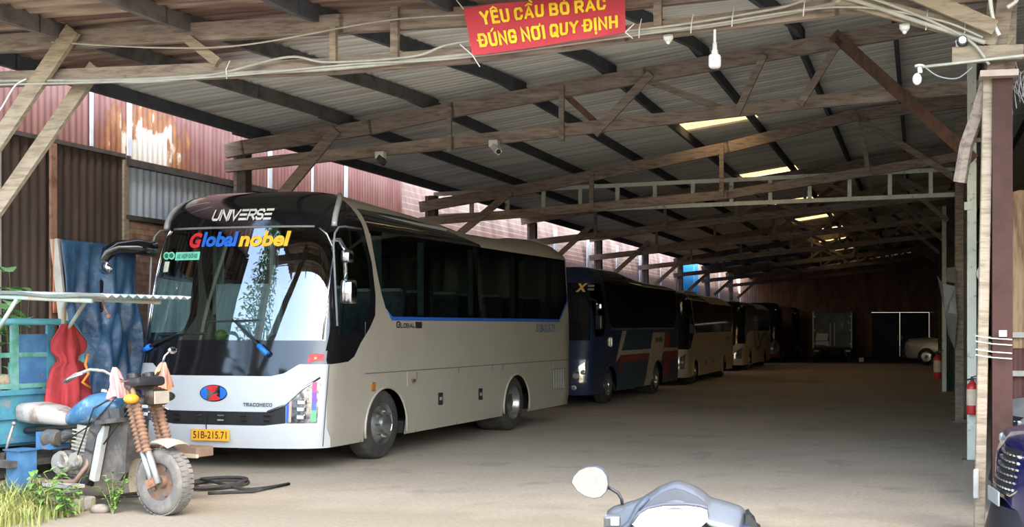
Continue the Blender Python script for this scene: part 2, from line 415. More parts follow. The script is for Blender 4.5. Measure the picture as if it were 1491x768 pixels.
# ---- left boundary wall: old red sheets, brown sheets, blue sheet over brick
def corr(mb, u, va, vb, za, zb, pitch=.1, amp=.018, zfun=None):
    n = max(2, int((vb-va)/pitch*4)); zs = [za, zb]
    def f(a, b):
        v = va+(vb-va)*a; i = round(a*n)
        return Vector((u+amp*math.cos(2*PI*i/4), v, za+(zb-za)*b))
    mb.grid(f, n, 2); return mb
RED = M('faded_red_sheet', (.215, .11, .096), .6, c2=(.17, .075, .066), scale=1.6, c3=(.12, .06, .05), s3=.9, lo3=.56, hi3=.7, stretch=(1, 3, .5))
def peel(m, cy, cz, ry, rz):
    nt = m.node_tree; n = nt.nodes; L = nt.links; b = n['Principled BSDF']; src = b.inputs['Base Color'].links[0].from_socket
    tc = n.new('ShaderNodeTexCoord'); mp = n.new('ShaderNodeMapping'); mp.inputs['Location'].default_value = (0, -cy/ry, -cz/rz); mp.inputs['Scale'].default_value = (0, 1/ry, 1/rz)
    L.new(tc.outputs['Object'], mp.inputs[0])
    ln = n.new('ShaderNodeVectorMath'); ln.operation = 'LENGTH'; L.new(mp.outputs[0], ln.inputs[0])
    m2 = n.new('ShaderNodeMapping'); m2.inputs['Scale'].default_value = (1, 3.2, 1.1); L.new(tc.outputs['Object'], m2.inputs[0])
    t = n.new('ShaderNodeTexNoise'); t.inputs['Scale'].default_value = 2.6; t.inputs['Detail'].default_value = 5; L.new(m2.outputs[0], t.inputs['Vector'])
    a = n.new('ShaderNodeMath'); a.operation = 'MULTIPLY_ADD'; L.new(t.outputs['Fac'], a.inputs[0]); a.inputs[1].default_value = -2.4; L.new(ln.outputs['Value'], a.inputs[2])
    cr = n.new('ShaderNodeValToRGB'); e = cr.color_ramp.elements
    mr = n.new('ShaderNodeMapRange'); mr.inputs[1].default_value = -.75; mr.inputs[2].default_value = .25; L.new(a.outputs[0], mr.inputs[0])
    e[0].position = .0; e[0].color = (.58, .56, .52, 1); e[1].position = 1; e[1].color = (.16, .06, .035, 1)
    k = cr.color_ramp.elements.new(.28); k.color = (.52, .47, .38, 1); k = cr.color_ramp.elements.new(.4); k.color = (.3, .14, .06, 1)
    L.new(mr.outputs[0], cr.inputs[0])
    m3 = n.new('ShaderNodeMapRange'); m3.inputs[1].default_value = .1; m3.inputs[2].default_value = .35; m3.inputs[3].default_value = 1; m3.inputs[4].default_value = 0; L.new(a.outputs[0], m3.inputs[0])
    mx = n.new('ShaderNodeMix'); mx.data_type = 'RGBA'; L.new(m3.outputs[0], mx.inputs['Factor']); L.new(src, mx.inputs['A']); L.new(cr.outputs[0], mx.inputs['B'])
    L.new(mx.outputs['Result'], b.inputs['Base Color'])
WU = -10.0
RED2 = RED.copy(); RED2.name = 'red_sheet_peeled'; peel(RED2, 13.55, 4.05, .62, .42)
def setting(name, mb, mat, zero=True, **k):
    o = part(name, mb, mat, kind='structure', **k)
    for v in o.data.vertices: v.co += ORG[o]
    o.location = (0, 0, 0); ORG[o] = Vector((0, 0, 0)); return o
wl = setting('wall_left', corr(MB(), WU, 10.2, 21.0, 3.7, 6.6), RED2, smooth=True)
BROWN = M('brown_rust_sheet', (.065, .042, .033), .75, c2=(.045, .03, .025), scale=2, c3=(.13, .06, .035), s3=3.5, lo3=.6, hi3=.75, stretch=(1, 4, .3))
wl2 = setting('wall_left_lower', corr(MB(), WU+.06, 10.2, 12.95, .0, 3.83, .13, .03), BROWN, smooth=True)
BLUE = M('blue_grey_sheet', (.46, .54, .66), .5, c2=(.4, .48, .6), scale=2, stretch=(1, 4, .4))
setting('wall_left_blue_sheet', corr(MB(), WU+.05, 12.95, 17.6, 3.08, 3.74, .13, .022), BLUE, smooth=True)
def brick_mat():
    m = bpy.data.materials.new('old_brick'); m.use_nodes = True; nt = m.node_tree; n = nt.nodes; L = nt.links; b = n['Principled BSDF']; b.inputs['Roughness'].default_value = .9
    tc = n.new('ShaderNodeTexCoord'); sp = n.new('ShaderNodeSeparateXYZ'); cb = n.new('ShaderNodeCombineXYZ'); L.new(tc.outputs['Object'], sp.inputs[0])
    tn = n.new('ShaderNodeTexNoise'); tn.inputs['Scale'].default_value = 3; L.new(tc.outputs['Object'], tn.inputs['Vector'])
    ad = n.new('ShaderNodeMath'); ad.operation = 'MULTIPLY_ADD'; L.new(tn.outputs['Fac'], ad.inputs[0]); ad.inputs[1].default_value = .07; L.new(sp.outputs['Z'], ad.inputs[2])
    L.new(sp.outputs['Y'], cb.inputs[0]); L.new(ad.outputs[0], cb.inputs[1])
    br = n.new('ShaderNodeTexBrick'); br.inputs['Scale'].default_value = 1; br.inputs['Brick Width'].default_value = .21; br.inputs['Row Height'].default_value = .075; br.inputs['Mortar Size'].default_value = .009
    br.inputs['Color1'].default_value = (.55, .33, .24, 1); br.inputs['Color2'].default_value = (.42, .24, .18, 1); br.inputs['Mortar'].default_value = (.3, .23, .18, 1); br.inputs['Mortar Smooth'].default_value = .6
    L.new(cb.outputs[0], br.inputs['Vector'])
    t = n.new('ShaderNodeTexNoise'); t.inputs['Scale'].default_value = 6; t.inputs['Detail'].default_value = 8; L.new(tc.outputs['Object'], t.inputs['Vector'])
    r = n.new('ShaderNodeMapRange'); r.inputs[1].default_value = .35; r.inputs[2].default_value = .7; r.inputs[3].default_value = .75; r.inputs[4].default_value = 1.5; L.new(t.outputs['Fac'], r.inputs[0])
    mu = n.new('ShaderNodeMix'); mu.data_type = 'RGBA'; mu.blend_type = 'MULTIPLY'; mu.inputs['Factor'].default_value = 1; L.new(br.outputs['Color'], mu.inputs['A']); L.new(r.outputs[0], mu.inputs['B'])
    L.new(mu.outputs['Result'], b.inputs['Base Color'])
    bp = n.new('ShaderNodeBump'); bp.inputs['Strength'].default_value = .8; bp.inputs['Distance'].default_value = .03; L.new(mu.outputs['Result'], bp.inputs['Height']); L.new(bp.outputs[0], b.inputs['Normal'])
    return m
BRICK = brick_mat()
g = MB(); g.box((WU-.06, 15.5, 1.53), (.16, 5.3, 3.06)); setting('wall_left_brick', g, BRICK)
# battens, cover strips and the dark gaps between sheets
def strip(name, v, za, zb, wd, mat, du=.06, t=.03):
    g = MB(); g.box((WU+du, v, (za+zb)/2), (t, wd, zb-za)); return setting(name, g, mat)
strip('trim_1', 12.96, .9, 3.8, .09, WOOD_PALE, .11)
strip('trim_2', 11.73, .9, 3.82, .09, M('rust_batten', (.36, .2, .13), .8, c2=(.2, .1, .06), scale=6), .11)
strip('trim_3', 10.75, .9, 3.75, .10, WOOD_DARK, .11); strip('trim_4', 10.92, .9, 3.7, .07, M('grey_batten', (.45, .42, .38), .8), .11)
g = MB(); g.box((WU+.09, 15.3, 3.78), (.10, 4.7, .09)); setting('trim_5', g, WOOD_DARK)
g = MB(); g.box((WU+.07, 15.3, 3.08), (.12, 4.7, .06)); setting('trim_6', g, WOOD_DARK)
g = MB(); g.box((WU+.07, 11.6, 3.85), (.10, 2.7, .05)); setting('trim_7', g, WOOD_DARK)
CLEAR = M('clear_sheet_strip', (.6, .64, .7), .4)
for i, (v, za, zb, wd) in enumerate([(12.45, 3.9, 4.75, .045), (13.13, 3.88, 4.75, .075), (16.35, 3.8, 4.9, .10), (17.62, 3.8, 4.9, .05), (18.75, 3.7, 4.9, .10)]):
    strip('trim_%d' % (8+i), v, za, zb, wd, CLEAR, .035, .02)
# farther along the same boundary: mauve and sun-bleached sheets, a blue plastic sheet among them
MAUVE = M('mauve_sheet', (.22, .16, .165), .7, c2=(.27, .2, .19), scale=1.5, stretch=(1, 3, .4))
BLEACH = M('bleached_sheet', (.30, .2, .155), .6, c2=(.2, .11, .08), scale=1.2, c3=(.4, .33, .28), s3=.8, stretch=(1, 1.5, .6))
setting('wall_left_far', corr(MB(), WU-.02, 17.9, VB, 0, 3.55, .12, .02), MAUVE, smooth=True)
g = MB()
g.grid(lambda a, b: Vector((WU-.05-.5*b, 20.5+(VB-20.5)*a, 3.5+2.6*b+.02*math.cos(PI*round(b*40)))), 30, 40); setting('wall_left_far_upper', g, BLEACH)
g = MB(); corr(g, WU+.05, 47.6, 51.2, 2.2, 4.6, .12, .02); setting('wall_left_blue_panel', g, M('bright_blue_plastic', (.05, .33, .8), .4), smooth=True)
for i in range(9):
    v = 30.5+i*3.3; strip('trim_%d' % (13+i), v, 2.4, 4.4, .5 if i % 2 else .25, CLEAR, .05, .02)

# ---- right side: dark sheet wall, a low partition of rusted sheets beyond the post
DARKSH = M('dark_sheet', (.055, .05, .048), .8, c2=(.035, .033, .032), scale=2, stretch=(4, 4, .4))
setting('wall_right', corr(MB(), 5.1, 8.0, VB, 0, 7.4, .14, .02), DARKSH, smooth=True)
g = MB(); n = 150
def pt(a, b):
    i = round(a*n); return Vector((.95+4.1*a, 13.2+.02*math.cos(2*PI*i/4), 1.45+1.72*b+(.05*math.sin(37*a) if b > .5 else 0)))
g.grid(pt, n, 2)
TAN = M('tan_rust_sheet', (.40, .27, .16), .8, c2=(.22, .12, .07), scale=2.5, c3=(.12, .06, .04), s3=4, lo3=.6, hi3=.75, stretch=(4, 1, .5))
setting('wall_partition', g, TAN, smooth=True)
g = MB(); g.grid(lambda a, b: Vector((.95+4.1*a, 13.23+.02*math.cos(2*PI*round(a*n)/4), 1.5*b)), n, 2)
setting('wall_partition_lower', g, M('oxblood_sheet', (.14, .05, .045), .7, c2=(.09, .035, .03), scale=3), smooth=True)
for i, z in enumerate((1.6, 1.17)):
    g = MB(); g.box((3.0, 13.15, z), (4.2, .06, .06)); setting('trim_%d' % (30+i), g, M('grey_batten', (.45, .42, .38)))

# ---- back wall with its opening and two sheet-metal gate leaves
g = MB()
for (ua, ub, za, zb) in ((-10, -2.62, 0, 2.45), (.52, 5.2, 0, 2.45), (-10, 5.2, 2.45, 8)):
    n = int((ub-ua)/.12*4)
    g.grid(lambda a, b: Vector((ua+(ub-ua)*a, VB+.02*math.cos(PI*round(a*n)/2), za+(zb-za)*b)), n, 1)
setting('wall_back', g, M('back_sheets', (.26, .15, .10), .8, c2=(.17, .10, .075), scale=1.3, c3=(.36, .25, .19), s3=.7, stretch=(2, 1, .6)), smooth=True)
GATE = M('navy_gate_sheet', (.012, .018, .05), .6)
for i, (ua, ub) in enumerate(((-2.62, -1.08), (-1.067, .51))):
    d = MB(); d.box(((ua+ub)/2, VB-.05, 1.22), (ub-ua, .04, 2.44))
    for z in (.1, 1.15, 2.3): d.box(((ua+ub)/2, VB-.085, z), (ub-ua, .03, .06))
    do = part('door_%d' % (i+1), d, GATE, kind='structure')
    h = MB(); h.box((ub-.1 if i == 0 else ua+.1, VB-.11, 1.05), (.03, .03, .25)); part('door_handle', h, STEEL_PALE, do)

# ================================================================== TRUSSES AND POSTS
def truss(label, v, up, lo, webs, name='roof_truss', uh=.2, lh=.16, mu=WOOD, ml=WOOD, group='timber roof trusses'):
    t = thing(name, label, 'roof truss', ((up[0][0]+up[-1][0])/2, v, lo[0][1]), group=group)
    def chord(nm, pts, h, m):
        b = MB()
        for (a, za), (c, zc) in zip(pts, pts[1:]): b.beam((a, v, za), (c, v, zc), .07, h, ext=.02)
        part(nm, b, m, t)
    chord('upper_chord', up, uh, mu); chord('lower_chord', lo, lh, ml)
    for wb in webs:
        a, c, m, wd = wb[:4]; dv = wb[4] if len(wb) > 4 else -.06
        b = MB(); b.beam((a[0], v+dv, a[1]), (c[0], v+dv, c[1]), .045, wd, ext=.04); part('web_member', b, m, t)
    return t
T1 = truss('long timber truss at the shed mouth carrying the red banner', 9.6,
      [(-9.6, 4.39), (-8.67, 4.40), (-5.13, 4.43), (-3.88, 4.44), (-1.0, 4.60), (1.2, 4.72)],
      [(-9.6, 4.07), (-8.67, 4.06), (-5.19, 4.05), (-3.88, 4.10), (-2.49, 4.22), (-.68, 4.36), (1.2, 4.46)],
      [((-5.19, 4.35), (-5.19, 4.10), WOOD_PALE, .06), ((-4.6, 4.5), (-4.6, 4.12), WOOD, .07), ((-6.6, 4.32), (-6.36, 4.14), WOOD_PALE, .09),
       ((-2.2, 4.45), (-2.2, 4.3), WOOD, .07), ((-.66, 4.42), (.58, 4.03), WOOD_PALE, .13, -.10), ((-.1, 4.42), (.56, 4.10), WOOD_PALE, .12, -.2),
       ((-7.80, 4.44), (-9.55, 2.22), WOOD_PALE, .15, -.12), ((-7.74, 4.14), (-9.3, 2.2), WOOD_PALE, .14, .10)], uh=.17, lh=.14)
b = MB(); b.box((-9.62, 9.6, 2.2), (.16, .16, 4.4)); part('end_post', b, WOOD, T1)
T2 = truss('second timber truss from the front, above the white bus, with a rust-brown brace', 14.7,
      [(-9.62, 4.17), (-9.36, 4.21), (-7.44, 4.44), (-6.24, 4.64), (-3.56, 5.01), (-1.03, 5.35), (1.0, 5.60)],
      [(-9.62, 3.95), (-6.24, 4.19), (-4.21, 4.35), (-1.51, 4.57), (.75, 4.70)],
      [((-6.27, 4.62), (-6.27, 4.10), WOOD, .06), ((-4.69, 4.86), (-4.69, 4.2), WOOD, .07), ((-3.5, 4.98), (-4.21, 4.27), WOOD, .11),
       ((-4.62, 4.75), (-4.15, 4.32), RUSTWOOD, .08, .06), ((-3.5, 4.93), (-2.41, 4.49), WOOD, .08, .06), ((-1.99, 5.16), (-2.32, 4.47), WOOD, .09),
       ((-1.01, 5.32), (-1.49, 4.57), WOOD, .09), ((-1.05, 5.40), (.64, 3.80), RUSTWOOD, .15), ((-7.95, 4.38), (-8.85, 3.4), WOOD, .15)])
T3 = truss('third timber truss from the front, crossing before the pale steel ladder beam', 20.6,
      [(-9.4, 3.98), (-7.04, 4.32), (-3.44, 4.96), (-1.2, 5.46), (.9, 5.66)],
      [(-9.4, 3.70), (-7.04, 3.84), (-3.44, 4.10), (.8, 4.70)],
      [((-6.0, 4.50), (-6.0, 3.92), WOOD, .08), ((-3.55, 4.95), (-3.55, 4.1), WOOD, .08), ((-1.05, 5.45), (-.9, 4.45), WOOD, .08),
       ((-1.2, 5.50), (.74, 4.22), WOOD, .11), ((-7.6, 4.2), (-8.8, 3.3), WOOD, .13)])
# pale steel ladder beam just behind it
t = thing('steel_ladder_beam', 'pale painted steel ladder beam spanning the shed behind the third truss', 'beam', (-4.3, 21.2, 3.85))
b = MB(); b.beam((-9.4, 21.2, 4.29), (.66, 21.2, 4.545), .05, .075); part('upper_rail', b, STEEL_PALE, t)
b = MB(); b.beam((-9.4, 21.2, 3.86), (.66, 21.2, 4.085), .05, .075); part('lower_rail', b, STEEL_PALE, t)
for k in range(14):
    u = .2-.735*k; z = 4.07+(u-.66)*.0224
    b = MB(); b.box((u, 21.2, z+.235), (.075, .05, .42)); part('rung', b, STEEL_PALE, t)
ords = ['fourth', 'fifth', 'sixth', 'seventh', 'eighth', 'ninth']
for k, v in enumerate((26.4, 32.2, 38.0, 43.8, 49.6, 56.0)):
    rz = lambda u: 4.28+.145*(u+9.2)
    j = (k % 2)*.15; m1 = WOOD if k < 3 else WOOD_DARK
    webs = []
    us = [-7.6, -5.9, -4.2, -2.6, -1.1]
    for q, u in enumerate(us):
        lz = 3.68+.098*(u+9.4)
        webs.append(((u+j, rz(u)), (u+j, lz), m1, .07))
    for q, u in enumerate(us[2:]):
        lz = 3.68+.098*(u+9.4)
        webs.append(((u-.1, lz), (u+1.3, rz(u+1.3)), RUSTWOOD if q == 1 else m1, .09, .06))
        webs.append(((u, rz(u)), (u+1.45, lz+.14), m1, .09))
    webs.append(((-7.7, 4.1), (-8.85, 3.1), m1, .12)); webs.append(((-.9, 5.4), (.6, 4.1), m1, .11))
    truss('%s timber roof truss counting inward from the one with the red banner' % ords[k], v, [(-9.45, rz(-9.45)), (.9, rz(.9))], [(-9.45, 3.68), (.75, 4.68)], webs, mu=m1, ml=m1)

def post(name, label, u, v, wu, wv, z0, z1, mat, cat='post', cap=None, group=None):
    t = thing(name, label, cat, (u, v, 0), group=group)
    b = MB(); b.box((u, v, (z0+z1)/2), (wu, wv, z1-z0), bevel=.008); part('shaft', b, mat, t)
    b = MB(); b.box((u, v, .012), (wu+.12, wv+.12, .024)); part('base_plate', b, M('concrete_pad', (.2, .18, .15), .9), t)
    return t
# left row of posts under the eave
lab = ['dark timber post rising behind the front end of the white bus', 'dark timber post behind the tail of the white bus', 'dark timber post behind the navy bus',
       'dark timber post behind the tail of the navy bus', 'dark timber post behind the cream bus', 'dark timber post behind the swirl-striped bus', 'dark timber post between the swirl-striped and maroon buses', 'dark timber post behind the farthest bus on the left']
for L_, v in zip(lab, (14.82, 20.72, 26.52, 32.32, 38.12, 43.92, 49.72, 56.12)):
    t = post('timber_post', L_, -9.43 if v < 15 else -9.2, v, .14, .16, 0, 4.2, WOOD_DARK, group='left row of timber posts')
    b = MB(); b.box((-9.53 if v < 15 else -9.32, v, 2.1), (.06, .10, 4.2)); part('side_plank', b, WOOD, t)
# right row
t = post('steel_post', 'pale green square steel post holding a red fire extinguisher', .645, 14.7, .115, .10, 0, 5.35, STEEL_PALE)
b = MB(); b.box((.66, 14.63, 4.02), (.26, .05, .05)); part('bracket', b, WOOD, t)
b = MB(); b.box((.60, 14.63, 3.2), (.10, .03, .1)); part('bracket', b, STEEL_PALE, t)
t = post('timber_column', 'broad weathered timber column with torn plastic sheet, behind the green steel post', .72, 20.75, .2, .18, 0, 5.4, WOOD)
b = MB(); b.box((.79, 20.6, 2.4), (.05, .06, 4.7)); part('side_plank', b, WOOD_DARK, t)
post('steel_post', 'slim white steel post standing farther inside on the right', .62, 29.8, .11, .1, 0, 4.75, STEEL_PALE)
for L_, v in zip(['timber post on the right just beyond the broad column', 'timber post on the right beside the slim white post', 'timber post on the right midway down the shed', 'timber post on the right near the far car', 'timber post on the right beyond the far car', 'last timber post on the right before the gate'], (26.5, 32.3, 38.1, 43.9, 49.7, 56.1)):
    post('timber_post', L_, .85, v, .16, .16, 0, 5.5, WOOD_DARK, group='right row of timber posts')
# post at the shed mouth: an old timber beside a brown steel section
t = thing('mouth_post', 'tall brown steel post with a pale timber strapped to it, right of the mouth', 'post', (.6, 9.6, 0))
b = MB(); b.box((.525, 9.6, 1.86), (.085, .12, 3.72), bevel=.01)
for v in b.bm.verts: v.co.x += .07*(v.co.z/3.7)-.045
part('timber', b, WOOD_PALE, t, label='pale rough-sawn timber')
b = MB(); b.box((.655, 9.6, 1.9), (.012, .16, 3.66)); b.box((.66, 9.52, 1.9), (.16, .012, 3.66)); b.box((.66, 9.68, 1.9), (.16, .012, 3.66)); b.box((.735, 9.6, 1.9), (.012, .16, 3.66))
part('steel_section', b, STEEL_BROWN, t, label='brown steel section')
b = MB(); b.box((.63, 9.55, 3.73), (.30, .26, .05)); part('top_plate', b, M('bleached_bracket', (.42, .33, .27), .7), t)
b = MB()
for k in range(4):
    z = 1.62-.045*k-(.02 if k > 1 else 0); b.tube([(.45, 9.49, z), (.58, 9.475, z-.02), (.73, 9.49, z-.03), (.735, 9.7, z-.02), (.45, 9.7, z), (.45, 9.49, z)], .0045, 6)
part('wire_tie', b, WHITEPL, t, label='white wire wound around the post')
b = MB(); b.box((.66, 9.46, 1.64), (.06, .015, .05)); part('tag', b, WHITEPL, t)
b = MB(); b.box((.45, 9.5, .42), (.045, .05, .24), bevel=.012); part('socket_box', b, M('ivory_plastic', (.45, .44, .4), .5), t)
# the timbers above it
t = thing('post_head_timbers', 'cluster of rough timbers nailed above the brown post at the shed mouth', 'timber', (.6, 9.6, 3.76))
b = MB(); b.beam((.60, 9.6, 3.76), (.72, 9.6, 4.58), .08, .13); b.beam((.65, 9.67, 3.76), (.67, 9.67, 4.58), .06, .24); part('upright', b, WOOD, t)
b = MB(); b.box((.54, 9.5, 3.90), (.56, .09, .12)); part('cross_block', b, WOOD_PALE, t)
b = MB(); b.beam((.2, 9.64, 4.36), (.72, 9.64, 4.0), .07, .16); part('brace', b, WOOD_PALE, t)
b = MB(); b.tube([(.55, 9.62, 3.72), (.47, 9.66, 3.45), (.38, 9.72, 3.2), (.33, 9.76, 2.9)], .06, 7); part('crooked_brace', b, WOOD, t)

# ================================================================== BUSES
def inside(p, poly):
    x, y = p; c = False; n = len(poly)
    for i in range(n):
        (x1, y1), (x2, y2) = poly[i], poly[(i+1) % n]
        if (y1 > y) != (y2 > y) and x < (x2-x1)*(y-y1)/(y2-y1)+x1: c = not c
    return c
class Shell:
    ZT = 2.90
    X0 = [(.27, -.14), (.55, -.21), (1.1, -.17), (1.5, -.08), (2.2, .05), (2.9, .21)]
    HW = [(.27, 1.265), (.5, 1.30), (1.8, 1.30), (2.9, 1.235)]
    def __init__(s, L, roof, inset=.42, rake=.40):
        s.L, s.roof, s.inset, s.rake = L, roof, inset, rake
        s.B = .40
    def lvl(s, z=None, t=None):      # half width and nose position at a height
        if t is None or t <= 0: return lerp_tab(s.HW, z), lerp_tab(s.X0, z)
        q = 1-math.sqrt(max(0, 1-t*t))
        return s.HW[-1][1]-s.inset*q, s.X0[-1][1]+s.rake*q+.03*t
    def sx(s, y, z):                 # nose surface
        t = max(0, (z-s.ZT)/(lerp_tab(s.roof, .6)-s.ZT)); t = min(t, .995)
        hw, x0 = s.lvl(z, t); q = min(1, abs(y/hw))
        return x0+s.B*(1-(1-q**3)**(1/3))
    def sy(s, z): return s.lvl(z, max(0, min(.99, (z-s.ZT)/(3.25-s.ZT))))[0]
    def build(s):
        bm = bmesh.new(); rings = []
        levels = [(z, 0) for z in (.27, .5, .8, 1.1, 1.4, 1.7, 2.0, 2.3, 2.6, 2.90)]+[(None, t) for t in (.2, .4, .58, .72, .84, .93, .98, 1.0)]
        NF, NS, NR = 24, 26, 8
        for z, t in levels:
            hw, x0 = s.lvl(z, t); pts = []
            for i in range(NF+1):
                ph = -PI/2+PI*i/NF; sn = math.sin(ph); c = max(0, math.cos(ph))
                y = hw*math.copysign(abs(sn)**(2/3), sn) if abs(sn) > 1e-9 else 0
                pts.append((x0+s.B*(1-c**(2/3)), y))
            xe = s.L-.10-(s.inset*.5*(1-math.sqrt(max(0, 1-t*t))) if t else 0)
            for i in range(1, NS): pts.append((x0+s.B+(xe-x0-s.B)*i/NS, hw))
            for i in range(NR+1):
                ph = PI/2-PI*i/NR; sn = math.sin(ph)
                pts.append((xe+.10*max(0, math.cos(ph))**.5, hw*math.copysign(abs(sn)**.35, sn) if abs(sn) > 1e-9 else 0))
            for i in range(NS-1, 0, -1): pts.append((x0+s.B+(xe-x0-s.B)*i/NS, -hw))
            rings.append([bm.verts.new((x, y, z if not t else s.ZT+t*(lerp_tab(s.roof, x)-s.ZT))) for x, y in pts])
        N = len(rings[0])
        for A, B in zip(rings, rings[1:]):
            for i in range(N): bm.faces.new((A[i], A[(i+1) % N], B[(i+1) % N], B[i]))
        T = rings[-1]; far = T[NF:NF+NS+1]; near = [T[0]]+T[:NF+NS+NR-1:-1]
        near = [T[0]]+[T[N-i] for i in range(1, NS)]+[T[NF+NS+NR]]
        for i in range(NS): bm.faces.new((near[i], near[i+1], far[i+1], far[i]))
        bm.faces.new(T[:NF+1]); bm.faces.new(T[NF+NS:NF+NS+NR+1])
        bmesh.ops.recalc_face_normals(bm, faces=bm.faces[:])
        s.bm = bm; s.lay = bm.faces.layers.int.new('tag'); return s
    def carve(s, tagid, view, poly, pick=None):
        bm = s.bm; lay = s.lay
        for sg in ((-1, 1) if view == 'both' else (-1,) if view == 'near' else (1,) if view == 'far' else (0,)):
            if sg: filt = lambda f: f.normal.y*sg > .22
            else: filt = lambda f: f.normal.x < -.12 and f.calc_center_median().x < 1.2
            co = (lambda p: (p.x, p.z)) if sg else (lambda p: (p.y, p.z))
            a0, a1 = min(p[0] for p in poly), max(p[0] for p in poly); b0, b1 = min(p[1] for p in poly), max(p[1] for p in poly)
            def near_(f):
                c = [co(v.co) for v in f.verts]
                return max(q[0] for q in c) >= a0 and min(q[0] for q in c) <= a1 and max(q[1] for q in c) >= b0 and min(q[1] for q in c) <= b1
            n = len(poly)
            for i in range(n):
                (pa, pb), (qa, qb) = poly[i], poly[(i+1) % n]
                fs = [f for f in bm.faces if filt(f) and near_(f)]
                es = list({e for f in fs for e in f.edges}); vs = list({v for f in fs for v in f.verts})
                if sg: c, nn = Vector((pa, 0, pb)), Vector((-(qb-pb), 0, qa-pa))
                else: c, nn = Vector((0, pa, pb)), Vector((0, -(qb-pb), qa-pa))
                if nn.length < 1e-6: continue
                bmesh.ops.bisect_plane(bm, geom=fs+es+vs, dist=1e-4, plane_co=c, plane_no=nn.normalized())
            bm.normal_update()
            for f in bm.faces:
                if filt(f) and inside(co(f.calc_center_median()), poly):
                    if pick is None or f[lay] in pick: f[lay] = tagid
    def take(s, tagid):
        g = MB(); mp = {}
        for f in s.bm.faces:
            if f[s.lay] == tagid:
                vs = []
                for v in f.verts:
                    if v not in mp: mp[v] = g.bm.verts.new(v.co)
                    vs.append(mp[v])
                g.bm.faces.new(vs)
        return g

GL_DARK = glass('dark_tinted_glass', (.30, .36, .36), .06)
GL_WIND = glass('windscreen_glass', (.58, .70, .69), .26)
GLOSSBLACK = M('gloss_black', (.010, .010, .012), .08, coat=.6)
WHEELM = M('wheel_steel', (.45, .46, .47), .3, .9, c2=(.3, .3, .3), scale=9)
def islands(g):
    g.bm.verts.index_update(); seen = set(); out_ = []
    for v in list(g.bm.verts):
        if v in seen: continue
        st = [v]; comp = set()
        while st:
            a = st.pop()
            if a in comp: continue
            comp.add(a); st += [e.other_vert(a) for e in a.link_edges if e.other_vert(a) not in comp]
        seen |= comp; n_ = MB(); mp = {a: n_.bm.verts.new(a.co) for a in comp}
        for f in g.bm.faces:
            if f.verts[0] in comp: n_.bm.faces.new([mp[a] for a in f.verts])
        if len(n_.bm.faces) > 1 or len(seen) == len(g.bm.verts): out_.append(n_)
    g.bm.free(); return out_
def circ(cx, cz, r, a0, a1, n): return [(cx+r*math.cos(R(a0+(a1-a0)*i/n)), cz+r*math.sin(R(a0+(a1-a0)*i/n))) for i in range(n+1)]
def flat_mesh(me, fn):
    g = MB(); g.mesh(me)
    for v in g.bm.verts: v.co = fn(v.co.x, v.co.y)
    return g

